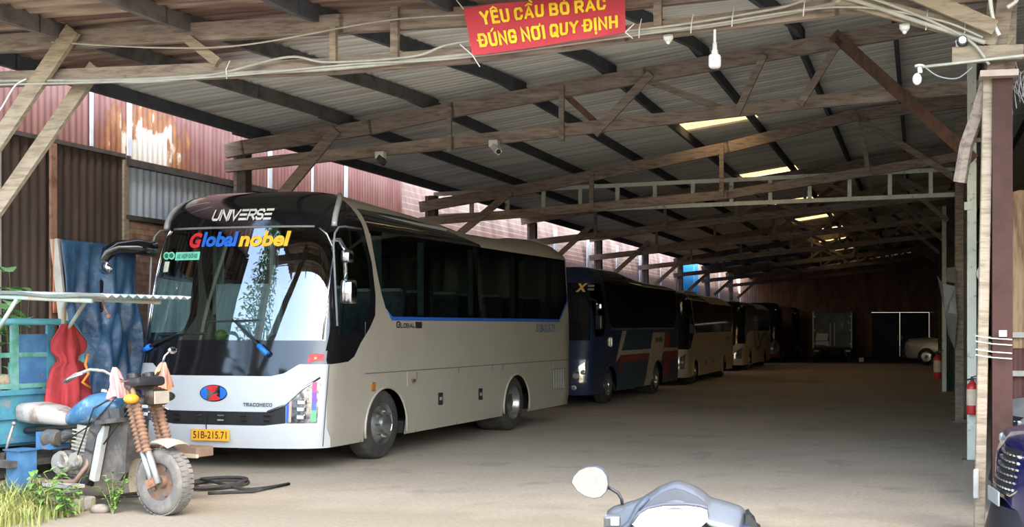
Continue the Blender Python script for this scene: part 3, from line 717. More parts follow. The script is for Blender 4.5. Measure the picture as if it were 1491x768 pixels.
def make_bus(name, label, F, theta, k, L, paint, opts):
    """F: ground point under the near front corner; k: overall size against a 2.45 m wide coach"""
    d = Vector((math.sin(theta), math.cos(theta), 0)); lat = Vector((d.y, -d.x, 0))
    loc = Vector(F)-lat*1.30*k
    root = thing(name, label, 'bus', loc, 'L', PI/2-theta)
    def P(nm, g, mat, parent=None, smooth=False, **kw):
        for v in g.bm.verts: v.co *= k
        return part(nm, g, mat, parent or root, smooth, **kw)
    roof = opts.get('roof', [(.2, 3.36), (.6, 3.36), (1.5, 3.31), (2.8, 3.25), (3.5, 3.2), (4.1, 3.13), (5.6, 3.14), (6.2, 3.2), (6.9, 3.22), (7.5, 3.20), (7.8, 3.1)])
    sh = Shell(L, roof).build()
    wf, wr = opts.get('wheels', (1.37, 5.5)); col = paint
    names = {}
    def C(nm, mat, view, poly, **kw):
        if nm not in names: names[nm] = (len(names)+1, mat)
        sh.carve(names[nm][0], view, poly, kw.get('pick'))
    E_ = L-7.95                      # stretch of the tail
    wt = opts.get('win_top', 2.9)
    for extra in opts.get('under', []): C(*extra)
    # black dome and cab sides
    C('cab_panel', opts.get('cab', GLOSSBLACK), 'both', [(-.3, 1.26), (.13, 1.25), (.47, 1.27), (.61, 1.33), (.75, 1.49), (.96, 1.67), (1.10, 1.83), (1.13, 2.09), (1.08, 2.5), (.92, 2.93), (.74, 3.2), (.60, 3.4), (-.3, 3.4)])
    C('cab_panel', opts.get('cab', GLOSSBLACK), 'front', [(-1.4, 1.40), (-1.18, 1.37), (-1.02, 1.27), (-.83, 1.15), (-.68, 1.115), (.68, 1.115), (.83, 1.15), (1.02, 1.27), (1.18, 1.37), (1.4, 1.40), (1.4, 3.5), (-1.4, 3.5)])
    C('cab_window', GL_DARK, 'both', [(.27, 1.62), (.27, 2.70), (.33, 2.82), (.45, 2.86), (.82, 2.86), (.98, 2.5), (1.02, 2.1), (1.0, 1.88), (.88, 1.68), (.8, 1.62)])
    C('windscreen', opts.get('windscreen', GL_WIND), 'front', [(-1.225, 1.53), (-1.20, 2.3), (-1.13, 2.76), (-1.08, 2.85), (-.97, 2.88), (.97, 2.88), (1.08, 2.85), (1.13, 2.76), (1.20, 2.3), (1.225, 1.53)])
    # saloon window band, coloured line below it, black quarter above
    if opts.get('line'):
        C('waistline', opts['line'], 'both', [(1.36, 1.95), (1.5, 1.77), (7.38+E_, 1.77), (7.86+E_, 2.14), (7.86+E_, 2.3), (7.7+E_, 2.3)])
    if opts.get('band', True):
        C('roof_quarter', GLOSSBLACK, 'both', [(1.06, 2.86), (.90, 3.16), (2.03, 3.17), (3.02, 3.13), (3.9, 2.99), (4.26, 2.94), (4.3, 2.88)])
    C('saloon_window', opts.get('glass', GL_DARK), 'both', [(1.07, wt), (1.2, 2.35), (1.28, 2.1), (1.36, 1.93), (1.53, 1.82), (7.39+E_, 1.82), (7.8+E_, 2.16), (7.8+E_, wt)])
    # nose
    if opts.get('mask'): C('front_mask', opts['mask'], 'front', [(-1.275, .2), (-1.275, 1.42), (-1.1, 1.36), (1.1, 1.36), (1.275, 1.42), (1.275, .2)], pick=(0,))
    C('grille', opts.get('grille', BLACKPL), 'front', [(-.87, .57), (-.87, .77), (-.66, .70), (.66, .70), (.87, .77), (.87, .57), (.6, .54), (-.6, .54)])
    lampm = opts.get('lampm', M('headlamp_glass', (.38, .4, .44), .1, .6, c2=(.1, .1, .12), scale=14))
    for sg in (-1, 1):
        C('headlamp', lampm, 'front', [(sg*.875, .57), (sg*.875, .78), (sg*1.05, .96), (sg*1.235, 1.10), (sg*1.205, .57)])
    for extra in opts.get('over', []): C(*extra)
    HOLE = len(names)+50
    for wx in (wf, wr): sh.carve(HOLE, 'both', [(wx+.50, .2)]+circ(wx, .40, .50, 0, 180, 16)+[(wx-.50, .2)])
    P('body', sh.take(0), col, angle=R(38))
    for nm, (i, mt) in names.items():
        g = sh.take(i)
        if len(g.bm.faces):
            lb = opts.get('labels', {}).get(nm)
            for gi in islands(g): P(nm, gi, mt, angle=R(38), label=lb)
    sh_ = sh
    # underframe, floor, wheels
    g = MB(); g.box((L/2, 0, .42), (L-.5, 1.55, .3)); g.box(((wf+wr)/2, 0, .36), (wr-wf-1.1, 2.45, .16)); g.box(((wr+L)/2+.25, 0, .42), (L-wr-.75, 2.25, .25))
    P('underframe', g, M('black_chassis', (.02, .02, .02), .8))
    g = MB(); g.box((L/2+.2, 0, 1.02), (L-.8, 2.32, .1)); P('saloon_floor', g, M('saloon_lino', (.12, .12, .13), .6))
    for wx in (wf, wr):
        for sg in (-1, 1):
            y = sg*1.1; w2 = .14 if wx == wf else .27
            yo = sg*(1.235); yi = yo-sg*2*w2
            g = MB(); r = .45
            prof = [(.27, 0), (.29, .0), (.36, -.008), (.42, .012), (.447, .05), (.45, .08), (.45, 2*w2-.08), (.447, 2*w2-.05), (.42, 2*w2-.012), (.27, 2*w2)]
            g.lathe(prof, (wx, yo, .45), (0, -sg, 0), 32)
            wo = P('wheel', g, RUBBER, angle=R(35))
            g = MB()
            cup = -.02 if wx == wf else .11
            g.lathe([(.285, .0), (.262, .02), (.25, .05), (.2, cup+.03), (.13, cup-.01 if wx == wf else cup), (.12, cup-.05), (.085, cup-.07), (0, cup-.075)], (wx, yo, .45), (0, -sg, 0), 28)
            for q in range(8):
                a = 2*PI*q/8; c = Vector((wx+.165*math.cos(a), yo, .45+.165*math.sin(a)))
                g.lathe([(.0, cup-.035), (.016, cup-.035), (.018, cup+.02)], c, (0, -sg, 0), 8)
            P('rim', g, WHEELM, wo, angle=R(30))
            g = MB()
            g.tube([(wx+.52*math.cos(R(a)), sg*1.303, .40+.52*math.sin(R(a))) for a in range(-10, 191, 10)], .016, 6)
            P('arch_trim', g, opts.get('trim', col), smooth=True)
    return root, P, sh_

def mirror_arm(P, nm, pts, r, head_c, head_s, mat, face=None):
    g = MB(); g.tube(pts, r, 10); o = P(nm, g, mat, smooth=True)
    g = MB(); g.box(head_c, head_s, bevel=min(head_s)*.3); h = P('mirror_head', g, mat, o, angle=R(40))
    return o

# ---------------------------------------------------------------- the white bus at the front of the row
BUSWHITE_SHADED = M('bus_white_shaded', (.37, .34, .285), .3, c2=(.35, .32, .27), scale=2, coat=.3)  # shade put into the white body colour; the nose panel keeps plain white
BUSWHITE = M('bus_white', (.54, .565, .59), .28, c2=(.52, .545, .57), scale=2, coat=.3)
LAMP_RAINBOW = M('rainbow_film', (.1, .25, .8), .2, c2=(.65, .1, .4), scale=3.0, lo=.42, hi=.55, c3=(.1, .6, .25), s3=4.5, lo3=.55, hi3=.62)
blue_line = M('blue_line', (.03, .12, .5), .35)
bus, P, sh = make_bus('coach', 'white coach with black cab front and multicoloured windscreen lettering, nearest in the row', (-4.55, 13.3, 0), R(13.47), 1.0, 7.95, BUSWHITE_SHADED,
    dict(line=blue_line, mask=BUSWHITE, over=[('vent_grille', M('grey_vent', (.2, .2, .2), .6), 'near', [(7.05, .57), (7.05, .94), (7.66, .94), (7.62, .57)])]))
def front_text(txt, w0, w1, z0, z1, bold, shear, mat, nm='lettering', off=.010, label=None):
    me = fit_text(txt, 1.225-w0, 1.225-w1, z0, z1, bold, shear)
    return P(nm, flat_mesh(me, lambda a, b: Vector((sh.sx(-a, b)-off, -a, b))), mat, label=label)
WHITELET = M('white_vinyl', (.82, .82, .82), .4); REDLET = M('red_vinyl', (.7, .03, .04), .4); BLUELET = M('blue_vinyl', (.02, .16, .75), .4); YELLET = M('yellow_vinyl', (.95, .55, .03), .4)
g = viet_text('UNIVeRSe', -.40, .42, 2.975, 3.115, t=.20, wk=.95, gap=.05, shear=.22)
for v in g.bm.verts: v.co = Vector((sh.sx(-v.co.x, v.co.y)-.012, -v.co.x, v.co.y))
P('lettering', g, WHITELET, label='white UNIVERSE lettering')
front_text('G', 1.90, 1.725, 2.645, 2.835, .045, .15, REDLET)
front_text('lobal', 1.715, 1.215, 2.655, 2.84, .04, .12, BLUELET)
front_text('nobel', 1.195, .52, 2.65, 2.835, .04, .12, YELLET)
g = viet_text('TRACOMECO', .345, .715, .762, .805, t=.2, wk=.8, gap=.16)
for v in g.bm.verts: v.co = Vector((sh.sx(-v.co.x, v.co.y)-.010, -v.co.x, v.co.y))
P('lettering', g, M('grey_badge', (.12, .12, .14), .3, .6))
# stickers on the screen
def front_patch(nm, w0, w1, z0, z1, mat, off=.008, round_=False, nx=8, nz=3, label=None):
    g = MB()
    g.grid(lambda a, b: Vector((sh.sx(1e-6-1.225+w0+(w1-w0)*a, z0+(z1-z0)*b)-off, -1.225+w0+(w1-w0)*a, z0+(z1-z0)*b)), nx, nz)
    return P(nm, g, mat, label=label)
front_patch('sticker', 2.09, 1.72, 2.50, 2.60, M('mint_sticker', (.25, .8, .6), .5), label='mint green sticker')
g = viet_text('XE HỢP ĐỒNG', 1.225-2.06, 1.225-1.75, 2.522, 2.573, t=.17)
for v in g.bm.verts: v.co = Vector((sh.sx(-v.co.x, v.co.y)-.012, -v.co.x, v.co.y))
P('lettering', g, M('dark_green_ink', (.02, .2, .1), .5))
for w_ in (2.245, 2.155):
    g = MB(); g.lathe([(.0, .0), (.047, .0), (.047, .004), (0, .004)], (sh.sx(-1.225+w_, 2.56)-.012, -1.225+w_, 2.56), (-1, 0, 0), 18); P('sticker', g, M('mint_sticker', (0, 0, 0)), label='round mint sticker')
    g = MB(); g.lathe([(.0, .0), (.03, .0), (.03, .003), (0, .003)], (sh.sx(-1.225+w_, 2.56)-.018, -1.225+w_, 2.56), (-1, 0, 0), 18); P('sticker', g, M('dark_green_ink', (0, 0, 0)))
front_patch('sticker', 2.27, 2.18, 2.36, 2.49, M('cream_sticker', (.75, .78, .6), .5), label='cream paper sticker')
# emblem: oval, blue with a red and silver wave
ez = .912; ew = 1.275; ey = -1.225+ew; ex = sh.sx(ey, ez)
g = MB(); g.prism([(.185*math.cos(2*PI*i/32), .10*math.sin(2*PI*i/32)) for i in range(32)], lambda a, b, d_: Vector((ex-.004-d_, ey-a, ez+b)), .014); em = P('emblem', g, CHROME)
for c, o2 in ((BLUELET, 0), (REDLET, 1)):
    g = MB()
    if o2 == 0:
        for sg in (-1, 1): g.prism([(sg*(.172*math.cos(R(a))), .088*math.sin(R(a))) for a in (-58, -40, -20, 0, 20, 40, 58)], lambda a, b, d_: Vector((ex-.019-d_, ey-a, ez+b)), .003)
    else:
        g.prism([(-.11, .066), (-.03, .088), (.06, .084), (.02, .02), (-.06, -.002), (-.04, .03)], lambda a, b, d_: Vector((ex-.019-d_, ey-a, ez+b)), .003)
        g.prism([(.11, -.066), (.03, -.088), (-.06, -.084), (-.02, -.02), (.06, .002), (.04, -.03)], lambda a, b, d_: Vector((ex-.019-d_, ey-a, ez+b)), .003)
    P('emblem_field', g, c, em)
# number plate
pw, pz = 1.315, .42; py = -1.225+pw; px = sh.sx(py, pz)
g = MB(); g.box((px-.03, py, pz), (.012, .51, .135), bevel=.004); pl = P('number_plate', g, M('plate_yellow', (.85, .42, .03), .45), label='amber number plate')
me = fit_text('51B-215.71', -.225, .225, pz-.042, pz+.045, .012, 0)
P('plate_number', flat_mesh(me, lambda a, b: Vector((px-.038, py-a, b))), M('plate_ink', (.03, .02, .01), .5), pl)
g = MB(); g.tube([(px-.02, py+.06, pz+.07), (px-.05, py+.05, .66)], .006, 6); P('flag_clip', g, BLACKPL)
# grille dashes, chrome line, film strips and lamps in the near headlamp
g = MB()
for row in (.60, .655):
    for y in (-.66, -.36, -.06, .24, .54): g.box((sh.sx(y, row)-.012, y, row), (.012, .085, .018))
P('grille_bars', g, CHROME)
for sg in (-1, 1):
    g = MB(); g.tube([(sh.sx(sg*a, b)-.012, sg*a, b) for a, b in ((.66, .705), (.87, .785), (1.05, .965), (1.225, 1.10))], .014, 6); P('chrome_strip', g, CHROME, smooth=True)
    FILM = [M('film_blue', (.03, .13, .75), .3), M('film_gold', (.5, .36, .25), .3), M('film_magenta', (.55, .03, .25), .3), M('film_violet', (.15, .05, .5), .3), M('film_green', (.08, .6, .2), .3)]
    for (a0, a1, z0, z1, mi) in ((.885, .915, .585, .80, 0), (.915, .945, .585, .83, 1), (1.155, 1.20, .93, 1.05, 2), (1.155, 1.20, .80, .93, 3), (1.155, 1.20, .72, .80, 0), (1.155, 1.20, .59, .72, 4)):
        g = MB(); g.grid(lambda a, b: Vector((sh.sx(sg*(a0+(a1-a0)*a), z0+(z1-z0)*b)-.008, sg*(a0+(a1-a0)*a), z0+(z1-z0)*b)), 3, 3); P('film_strip', g, FILM[mi])
    for z_ in (.645, .735, .815):
        y = sg*1.05; g = MB(); g.box((sh.sx(y, z_)-.005, y, z_), (.03, .12, .066), bevel=.012); P('lamp_unit', g, CHROME)
        g = MB(); g.box((sh.sx(y, z_)-.022, y, z_), (.012, .085, .04), bevel=.004); P('lamp_lens', g, M('lamp_lens', (.8, .8, .78), .1))
# red flag sticker with star
g = MB(); yy, zz = -1.16, 1.325
g.prism([(-.075, -.055), (.0, -.03), (.075, -.035), (.075, .04), (.0, .055), (-.075, .035)], lambda a, b, d_: Vector((sh.sx(yy-a, zz+b)-.006-d_, yy-a, zz+b)), .003); fl = P('flag_sticker', g, REDLET, label='red flag sticker with yellow star')
g = MB(); g.prism([((.022 if i % 2 == 0 else .009)*math.sin(PI*i/5), (.022 if i % 2 == 0 else .009)*math.cos(PI*i/5)) for i in range(10)], lambda a, b, d_: Vector((sh.sx(yy-a, zz+b)-.012-d_, yy-a, zz+b)), .002); P('star', g, YELLET, fl)
# chrome bow at the cab corners and grey surround of the cab window
for sg in (-1, 1):
    pts = []
    for i in range(13):
        t = i/12; hw, x0 = sh.lvl(None, max(.02, t*.97)) if t > 0 else sh.lvl(2.9, 0)
        ph = R(66+22*t*t); y = hw*math.sin(ph)**(2/3); x = x0+sh.B*(1-math.cos(ph)**(2/3))
        pts.append((x-.004, sg*(y+.004), sh.ZT-.04+(t*.97)*(lerp_tab(sh.roof, x)-sh.ZT)+.04))
    g = MB(); g.tube(pts, .034, 8); P('corner_bow', g, M('pale_bow', (.5, .52, .53), .3, .2), smooth=True)
    g = MB(); g.tube([(sh.sx(1.2, z)-.008, sg*1.205, z) for z in (1.54, 1.9, 2.3, 2.6)]+[(sh.sx(1.11, 2.8)-.008, sg*1.115, 2.8), (sh.sx(1.03, 2.87)-.008, sg*1.03, 2.875)], .012, 6); P('screen_trim', g, CHROME, smooth=True)
    g = MB(); g.tube([(x, sg*(sh.sy(z)+.004), z) for x, z in ((.23, 1.7), (.23, 2.65), (.27, 2.8), (.36, 2.88), (.5, 2.9), (.86, 2.9))], .013, 6); P('window_trim', g, M('grey_trim', (.25, .26, .27), .3), smooth=True)
g = MB(); g.tube([(sh.sx(-.97+1.94*i/20, 2.885)-.004, -.97+1.94*i/20, 2.89) for i in range(21)], .014, 6); P('screen_trim', g, M('grey_trim', (0, 0, 0)), smooth=True)
# pale strip in the roof quarter, side seams, door flaps, lamps
g = MB(); g.beam((1.0, -sh.sy(3.115)-.006, 3.115), (3.25, -sh.sy(3.085)-.006, 3.085), .02, .035); P('quarter_strip', g, M('pale_strip', (.45, .46, .46), .3))
SEAM = M('panel_seam', (.12, .11, .10), .7)
g = MB()
for a, b in (((.85, 1.11), (7.93, 1.085)), ((.86, 1.75), (.80, .27)), ((2.16, 1.08), (2.18, .27)), ((4.95, 1.09), (4.92, 1.0)), ((.06, 1.25), (-.02, .3)), ((6.98, 1.08), (6.98, .28)), ((3.4, 1.1), (3.4, .27)), ((4.55, 1.1), (4.55, .27))):
    ya = lambda z: -sh.sy(z)-.001
    g.beam((a[0], ya(a[1]), a[1]), (b[0], ya(b[1]), b[1]), .006, .012, side=(0, 1, 0))
P('panel_seams', g, SEAM)
for x, z in ((2.83, .68), (4.12, .67)):
    g = MB(); g.box((x, -1.303, z), (.13, .02, .17), bevel=.02); h = P('flap_latch', g, BLACKPL); g = MB(); g.box((x, -1.311, z), (.07, .02, .05), bevel=.01); P('latch_handle', g, M('grey_trim', (0, 0, 0)), h)
g = MB(); g.box((1.04, -1.303, .94), (.11, .03, .11), bevel=.03); P('side_lamp', g, M('amber_lens', (.35, .14, .04), .2), label='amber side lamp')
g = MB(); g.box((1.98, -1.302, 1.0), (.16, .006, .2)); P('fuel_flap', g, BUSWHITE_SHADED)
g = MB(); g.lathe([(0, -.03), (.035, -.03), (.04, 0)], (1.98, -1.303, .98), (0, -1, 0), 10); g.box((2.04, -1.315, .97), (.09, .03, .04)); P('fuel_cap', g, M('brown_cap', (.12, .07, .05), .5))
for tx_, a0, a1, z1 in (('G', 1.61, 1.71, 1.76), ('LOBAL', 1.72, 2.10, 1.735)):
    g = viet_text(tx_, a0, a1, 1.675, z1, t=.2, wk=.9, gap=.12)
    for v in g.bm.verts: v.co = Vector((v.co.x, -sh.sy(v.co.y)-.006, v.co.y))
    P('lettering', g, M('dark_chrome', (.05, .05, .055), .3, .5))
g = MB(); g.box((2.20, -1.306, 1.712), (.17, .008, .085)); P('badge_block', g, M('dark_chrome', (0, 0, 0)))
me = fit_text('51B-215.71', 6.3, 7.15, 1.59, 1.73, .02, 0); P('lettering', flat_mesh(me, lambda a, b: Vector((a, -sh.sy(b)-.006, b))), M('reg_blue', (.04, .14, .38), .4), label='blue registration number')
g = MB()
for i in range(7): g.box((7.1+.08*i, -1.299, .755), (.02, .02, .34))
P('vent_bars', g, M('vent_bar', (.32, .32, .31), .6))
g = MB(); g.box((5.05, -1.27, .34), (.09, .05, .09), bevel=.02); P('tow_lamp', g, BLACKPL)
# wipers with blue sleeves
for (y0, z0, y1, z1, ys) in ((-.62, 1.37, -.10, 1.78, 0), (1.2, 1.40, .6, 1.62, 1)):
    pts = [(sh.sx(y0+(y1-y0)*i/8, z0+(z1-z0)*i/8)-.035, y0+(y1-y0)*i/8, z0+(z1-z0)*i/8) for i in range(9)]
    g = MB(); g.tube(pts, [.022-.012*i/8 for i in range(9)], 8); wp = P('wiper', g, BLACKPL, smooth=True)
    g = MB(); g.tube([pts[0], pts[2]], .034, 8); P('sleeve', g, M('blue_sleeve', (.02, .2, .75), .5), wp, smooth=True, label='blue cloth sleeve')
    g = MB(); ya, za = pts[8][1], pts[8][2]
    g.tube([(sh.sx(ya+dy, za-.02-.05*abs(dy))-.022, ya+dy, za-.02-.03*dy) for dy in [-.35+.1*i for i in range(8)]], .010, 6); P('wiper_blade', g, BLACKPL, wp)
# mirrors: long black arm on the far side, chrome pair on the near side
o = mirror_arm(P, 'mirror_arm', [(.18, 1.16, 2.64), (.0, 1.27, 2.66), (-.13, 1.42, 2.65), (-.20, 1.52, 2.58), (-.24, 1.57, 2.46), (-.25, 1.59, 2.3)], [.10, .095, .09, .085, .075, .065], (-.25, 1.61, 2.06), (.16, .22, .44), GLOSSBLACK)
g = MB(); g.ball((-.30, 1.45, 2.40), (.05, .09, .07), 14, rot=(.5, 0, 0)); P('spot_mirror', g, CHROME, o, smooth=True)
o = mirror_arm(P, 'mirror_arm', [(.30, -1.2, 2.72), (.24, -1.33, 2.72), (.24, -1.40, 2.6), (.24, -1.41, 2.2)], .025, (.24, -1.45, 2.10), (.16, .17, .30), CHROME)
g = MB(); g.box((.24, -1.43, 2.52), (.14, .13, .17), bevel=.05); P('mirror_head', g, CHROME, o, angle=R(40))
# inside
SEATF = M('seat_fabric', (.16, .17, .19), .9, c2=(.1, .1, .12), scale=10); CURT = M('curtain_fabric', (.22, .28, .26), .9)
def seat(x, y):
    g = MB(); g.box((x, y, 1.45), (.46, .46, .14), bevel=.04); g.box((x, y, 1.25), (.3, .34, .3)); s_ = P('seat', g, SEATF, angle=R(40))
    g = MB(); g.box((x+.27, y, 1.82), (.13, .46, .72), (0, .18, 0), bevel=.05); P('backrest', g, SEATF, s_, angle=R(40))
    g = MB(); g.box((x+.33, y, 2.14), (.10, .36, .14), (0, .18, 0), bevel=.03); P('head_cover', g, M('head_cloth', (.55, .56, .55), .9), s_)
for i in range(7):
    for y in (-.86, -.38, .38, .86): seat(1.9+.80*i, y)
seat(.75, -.65)
g = MB(); g.box((.22, 0, 1.42), (.42, 2.2, .22), bevel=.05); g.box((.35, -.65, 1.5), (.3, .6, .2), (0, -.3, 0), bevel=.04); P('dashboard', g, M('dash_grey', (.10, .11, .12), .7))
g = MB(); g.tube([(.52+.10*math.cos(a), -.65+.23*math.sin(a), 1.66-.18*math.cos(a)) for a in [2*PI*i/20 for i in range(20)]], .017, 7, closed=True); g.beam((.4, -.65, 1.5), (.54, -.65, 1.66), .05, .05); P('steering_wheel', g, BLACKPL, smooth=True)
g = MB(); g.box((1.25, .62, 1.7), (.05, .95, 1.1)); g.box((1.15, .2, 2.0), (.05, .05, 1.7)); P('partition', g, M('pale_blue_panel', (.42, .5, .55), .5))
g = MB(); g.ball((.2, .25, 1.585), .075, 12); P('fruit_offering', g, M('green_fruit', (.2, .3, .08), .5), smooth=True)
g = MB(); g.tube([(.55, -.02, 2.62), (.5, -.02, 2.35)], .006, 5); g.ball((.5, -.02, 2.3), (.025, .035, .07), 8); P('hanging_charm', g, M('violet_charm', (.25, .05, .4), .5), smooth=True)
for y in (-1.16, 1.16):
    for x in (1.35, 2.55, 4.1, 5.65, 7.2):
        g = MB(); g.grid(lambda a, b: Vector((x-.10+.22*a, (y+.02*math.sin(a*19))*1.0, 1.85+1.0*b)), 24, 2); P('curtain', g, CURT, smooth=True)
    for x in (2.66, 4.2, 5.75):
        g = MB(); g.box((x, y*1.02, 2.36), (.10, .04, 1.1)); P('window_pillar', g, BLACKPL)

# ---------------------------------------------------------------- navy bus with cream and red stripes
DGL = M('dark_coach_glass', (.012, .014, .018), .07, coat=.5)
NAVY = M('navy_paint', (.018, .035, .09), .3, coat=.4)
CREAM = M('cream_paint', (.50, .43, .31), .35, c2=(.45, .38, .28), scale=2, coat=.3); MRED = M('stripe_red', (.28, .05, .035), .35)
TEAL = M('teal_panel', (.03, .07, .11), .35)
k2 = .91
def q(*pts): return [(a/k2, b/k2) for a, b in pts]
F2 = S(-6.75, 23.1)
under2 = [('side_panel', TEAL, 'near', q((1.6, .2), (1.95, .95), (2.3, 1.6), (7.2, 1.6), (7.2, .2))),
          ('cream_stripe', CREAM, 'near', q((1.62, .87), (2.11, 1.59), (2.44, 1.59), (2.05, 1.14), (4.38, 1.14), (4.58, 1.54), (5.72, 1.54), (5.55, 1.14), (7.12, 1.12), (7.12, 1.05), (5.5, 1.04), (5.2, .62), (4.78, .62), (4.35, .2), (3.85, .2), (4.3, 1.04), (2.0, 1.04))),
          ('red_stripe', MRED, 'near', q((2.0, 1.03), (4.29, 1.03), (4.2, .88), (2.08, .88), (1.9, .60), (1.78, .66))),
          ('red_stripe', MRED, 'near', q((5.78, 1.54), (6.33, 1.54), (6.1, 1.14), (5.62, 1.14))),
          ('red_stripe', MRED, 'near', q((5.6, 1.04), (7.05, 1.03), (7.05, .82), (6.2, .82), (5.9, .3), (5.55, .3)))]
BLACKWIN = dict(glass=DGL, windscreen=DGL)
bus2, P, sh = make_bus('coach', 'navy coach with cream and red side stripes, second in the row', F2, R(13.0), k2, 7.8, NAVY,
    dict(BLACKWIN, cab=NAVY, under=under2, line=M('silver_line', (.35, .36, .36), .3, .6), wheels=(1.38, 5.55), roof=[(.2, 3.22), (.6, 3.27), (2.8, 3.26), (4.3, 3.1), (5.6, 3.06), (6.9, 3.05), (7.5, 3.0), (7.8, 2.95)]))
me = fit_text('X', .27, .53, 2.66, 2.86, .05, .2); P('lettering', flat_mesh(me, lambda a, b: Vector((sh.sx(.27-a-.84, b)-.012, .27-a-.84, b))), M('gold_vinyl', (.8, .5, .18), .4))
for z in (2.70, 2.78):
    g = MB(); g.grid(lambda a, b: Vector((sh.sx(-1.12-.10*a, z+.045*b)-.012, -1.10-.12*a, z+.045*b)), 4, 1); P('sticker', g, M('grey_sticker', (.3, .32, .34), .5))
def lamps(P, sh, sg=(-1, 1)):
    for s_ in sg:
        g = MB()
        for yy, zz, r in ((.97, .72, .07), (1.12, .80, .055), (.92, .45, .06)): g.ball((sh.sx(s_*yy, zz)-.005, s_*yy, zz), (.03, r*1.3, r), 10)
        P('lamp_lens', g, M('bright_lens', (.7, .72, .74), .08, .5), smooth=True)
lamps(P, sh)
g = MB(); g.tube([(.2, -1.2, 2.5), (.12, -1.37, 2.45), (.12, -1.40, 2.1)], .025, 8); o = P('mirror_arm', g, BLACKPL, smooth=True); g = MB(); g.box((.13, -1.44, 1.95), (.14, .17, .34), bevel=.04); P('mirror_head', g, BLACKPL, o); g = MB(); g.box((.13, -1.44, 2.32), (.10, .14, .16), bevel=.04); P('mirror_head', g, CHROME, o)
g = MB()
for a0, a1 in ((5.30, 5.52), (5.60, 5.98)): g.box(((a0+a1)/2, -1.306, 1.49), (a1-a0, .006, .13))
P('number_strip', g, M('grey_ink', (.12, .12, .13), .5))
g = MB(); g.box((1.35, -1.315, 1.48), (.10, .03, .24), bevel=.03); P('side_lamp', g, M('bright_lens', (0, 0, 0)))

# ---------------------------------------------------------------- cream bus, third
k3 = .825
bus3, P, sh = make_bus('coach', 'cream coach with dark windows and plain side, third in the row', S(-6.5, 31.9), R(10.6), k3, 9.3, CREAM,
    dict(BLACKWIN, wheels=(1.45, 7.1), cab=DGL, roof=[(.2, 3.2), (.6, 3.25), (7.5, 3.22), (8.4, 3.18), (9.2, 3.0)]))
lamps(P, sh)
for x in (3.4, 4.7):
    g = MB(); g.box((x, -1.305, .7), (.12, .02, .15)); P('flap_latch', g, BLACKPL)
g = MB(); g.box((9.0, -1.27, .75), (.1, .05, .5)); P('vent_grille', g, BLACKPL)
g = MB(); g.box((7.9, -1.301, 1.55), (.5, .01, .12)); P('number_strip', g, M('grey_ink', (0, 0, 0)))
g = MB(); g.box((3.2, 0, 3.28), (2.2, 1.5, .16), bevel=.05); P('roof_unit', g, CREAM)
g = MB(); g.tube([(.2, -1.2, 2.4), (.05, -1.39, 2.35), (.05, -1.41, 2.1)], .025, 8); o = P('mirror_arm', g, BLACKPL, smooth=True); g = MB(); g.box((.06, -1.44, 1.95), (.14, .17, .34), bevel=.04); P('mirror_head', g, BLACKPL, o)
# ---------------------------------------------------------------- pale bus with a dark swirl, fourth
k4 = .825
PALE = M('pale_coach_paint', (.48, .44, .35), .35, coat=.3)
swirl = [(3.0, 1.75), (3.5, 1.05), (4.2, .82), (5.2, .95), (6.2, 1.5), (7.2, 1.62), (8.4, 1.2), (8.4, 1.42), (7.3, 1.78), (6.0, 1.68), (5.1, 1.18), (4.3, 1.02), (3.8, 1.2), (3.35, 1.75)]
bus4, P, sh = make_bus('coach', 'pale coach with a dark green swirl along its side, fourth in the row', S(-6.5, 42.5), R(10.4), k4, 9.0, PALE,
    dict(BLACKWIN, wheels=(1.9, 6.9), cab=DGL, under=[('swirl', M('dark_green_swirl', (.05, .075, .05), .4), 'near', swirl), ('swirl', M('dark_green_swirl', (0, 0, 0)), 'near', [(4.3, 1.75), (4.9, 1.25), (5.25, 1.22), (4.75, 1.75)])], roof=[(.2, 3.15), (.6, 3.2), (8, 3.18), (8.9, 3.0)]))
g = MB(); g.tube([(.2, -1.2, 2.4), (.05, -1.37, 2.35), (.05, -1.39, 2.1)], .025, 8); o = P('mirror_arm', g, BLACKPL, smooth=True); g = MB(); g.box((.06, -1.42, 1.95), (.14, .17, .34), bevel=.04); P('mirror_head', g, BLACKPL, o)
# ---------------------------------------------------------------- maroon bus and a last dark one
MAROON = M('maroon_paint', (.10, .012, .016), .3, coat=.4)
bus5, P, sh = make_bus('coach', 'maroon coach, fifth in the row', S(-6.3, 52.4), R(10), .83, 7.4, MAROON, dict(BLACKWIN, cab=DGL, wheels=(1.4, 5.2), line=M('silver_line', (0, 0, 0))))
bus6, P, sh = make_bus('coach', 'dark blue coach farthest back in the row', S(-6.1, 59.0), R(10), .80, 5.8, M('midnight_paint', (.012, .02, .04), .3, coat=.3), dict(BLACKWIN, cab=DGL, wheels=(1.3, 4.1), band=False))

# ================================================================== CARGO TRICYCLE (own axes: x forward, y to its left, z up)
TR = thing('cargo_tricycle', 'battered blue cargo tricycle with corrugated canopy parked before the white coach', 'tricycle', (-4.976, 10.3, 0), 'L', R(-24.9))
GREY = M('engine_alloy', (.36, .34, .31), .5, .6, c2=(.16, .14, .12), scale=9)
GRIME = M('grimy_black', (.035, .033, .032), .6, c2=(.09, .08, .07), scale=6)
SPRING = M('faded_orange_rubber', (.2, .11, .065), .8, c2=(.13, .07, .045), scale=8)
TANKB = M('tank_blue', (.04, .14, .27), .3, c2=(.2, .33, .42), scale=5, lo=.52, hi=.6, c3=(.03, .1, .25), s3=4, coat=.4)
CYAN = M('scuffed_cyan_paint', (.05, .2, .26), .6, c2=(.03, .12, .2), scale=3, c3=(.22, .16, .11), s3=5, lo3=.6, hi3=.7)
GREEN = M('green_paint', (.05, .19, .14), .6, c2=(.12, .27, .25), scale=5)
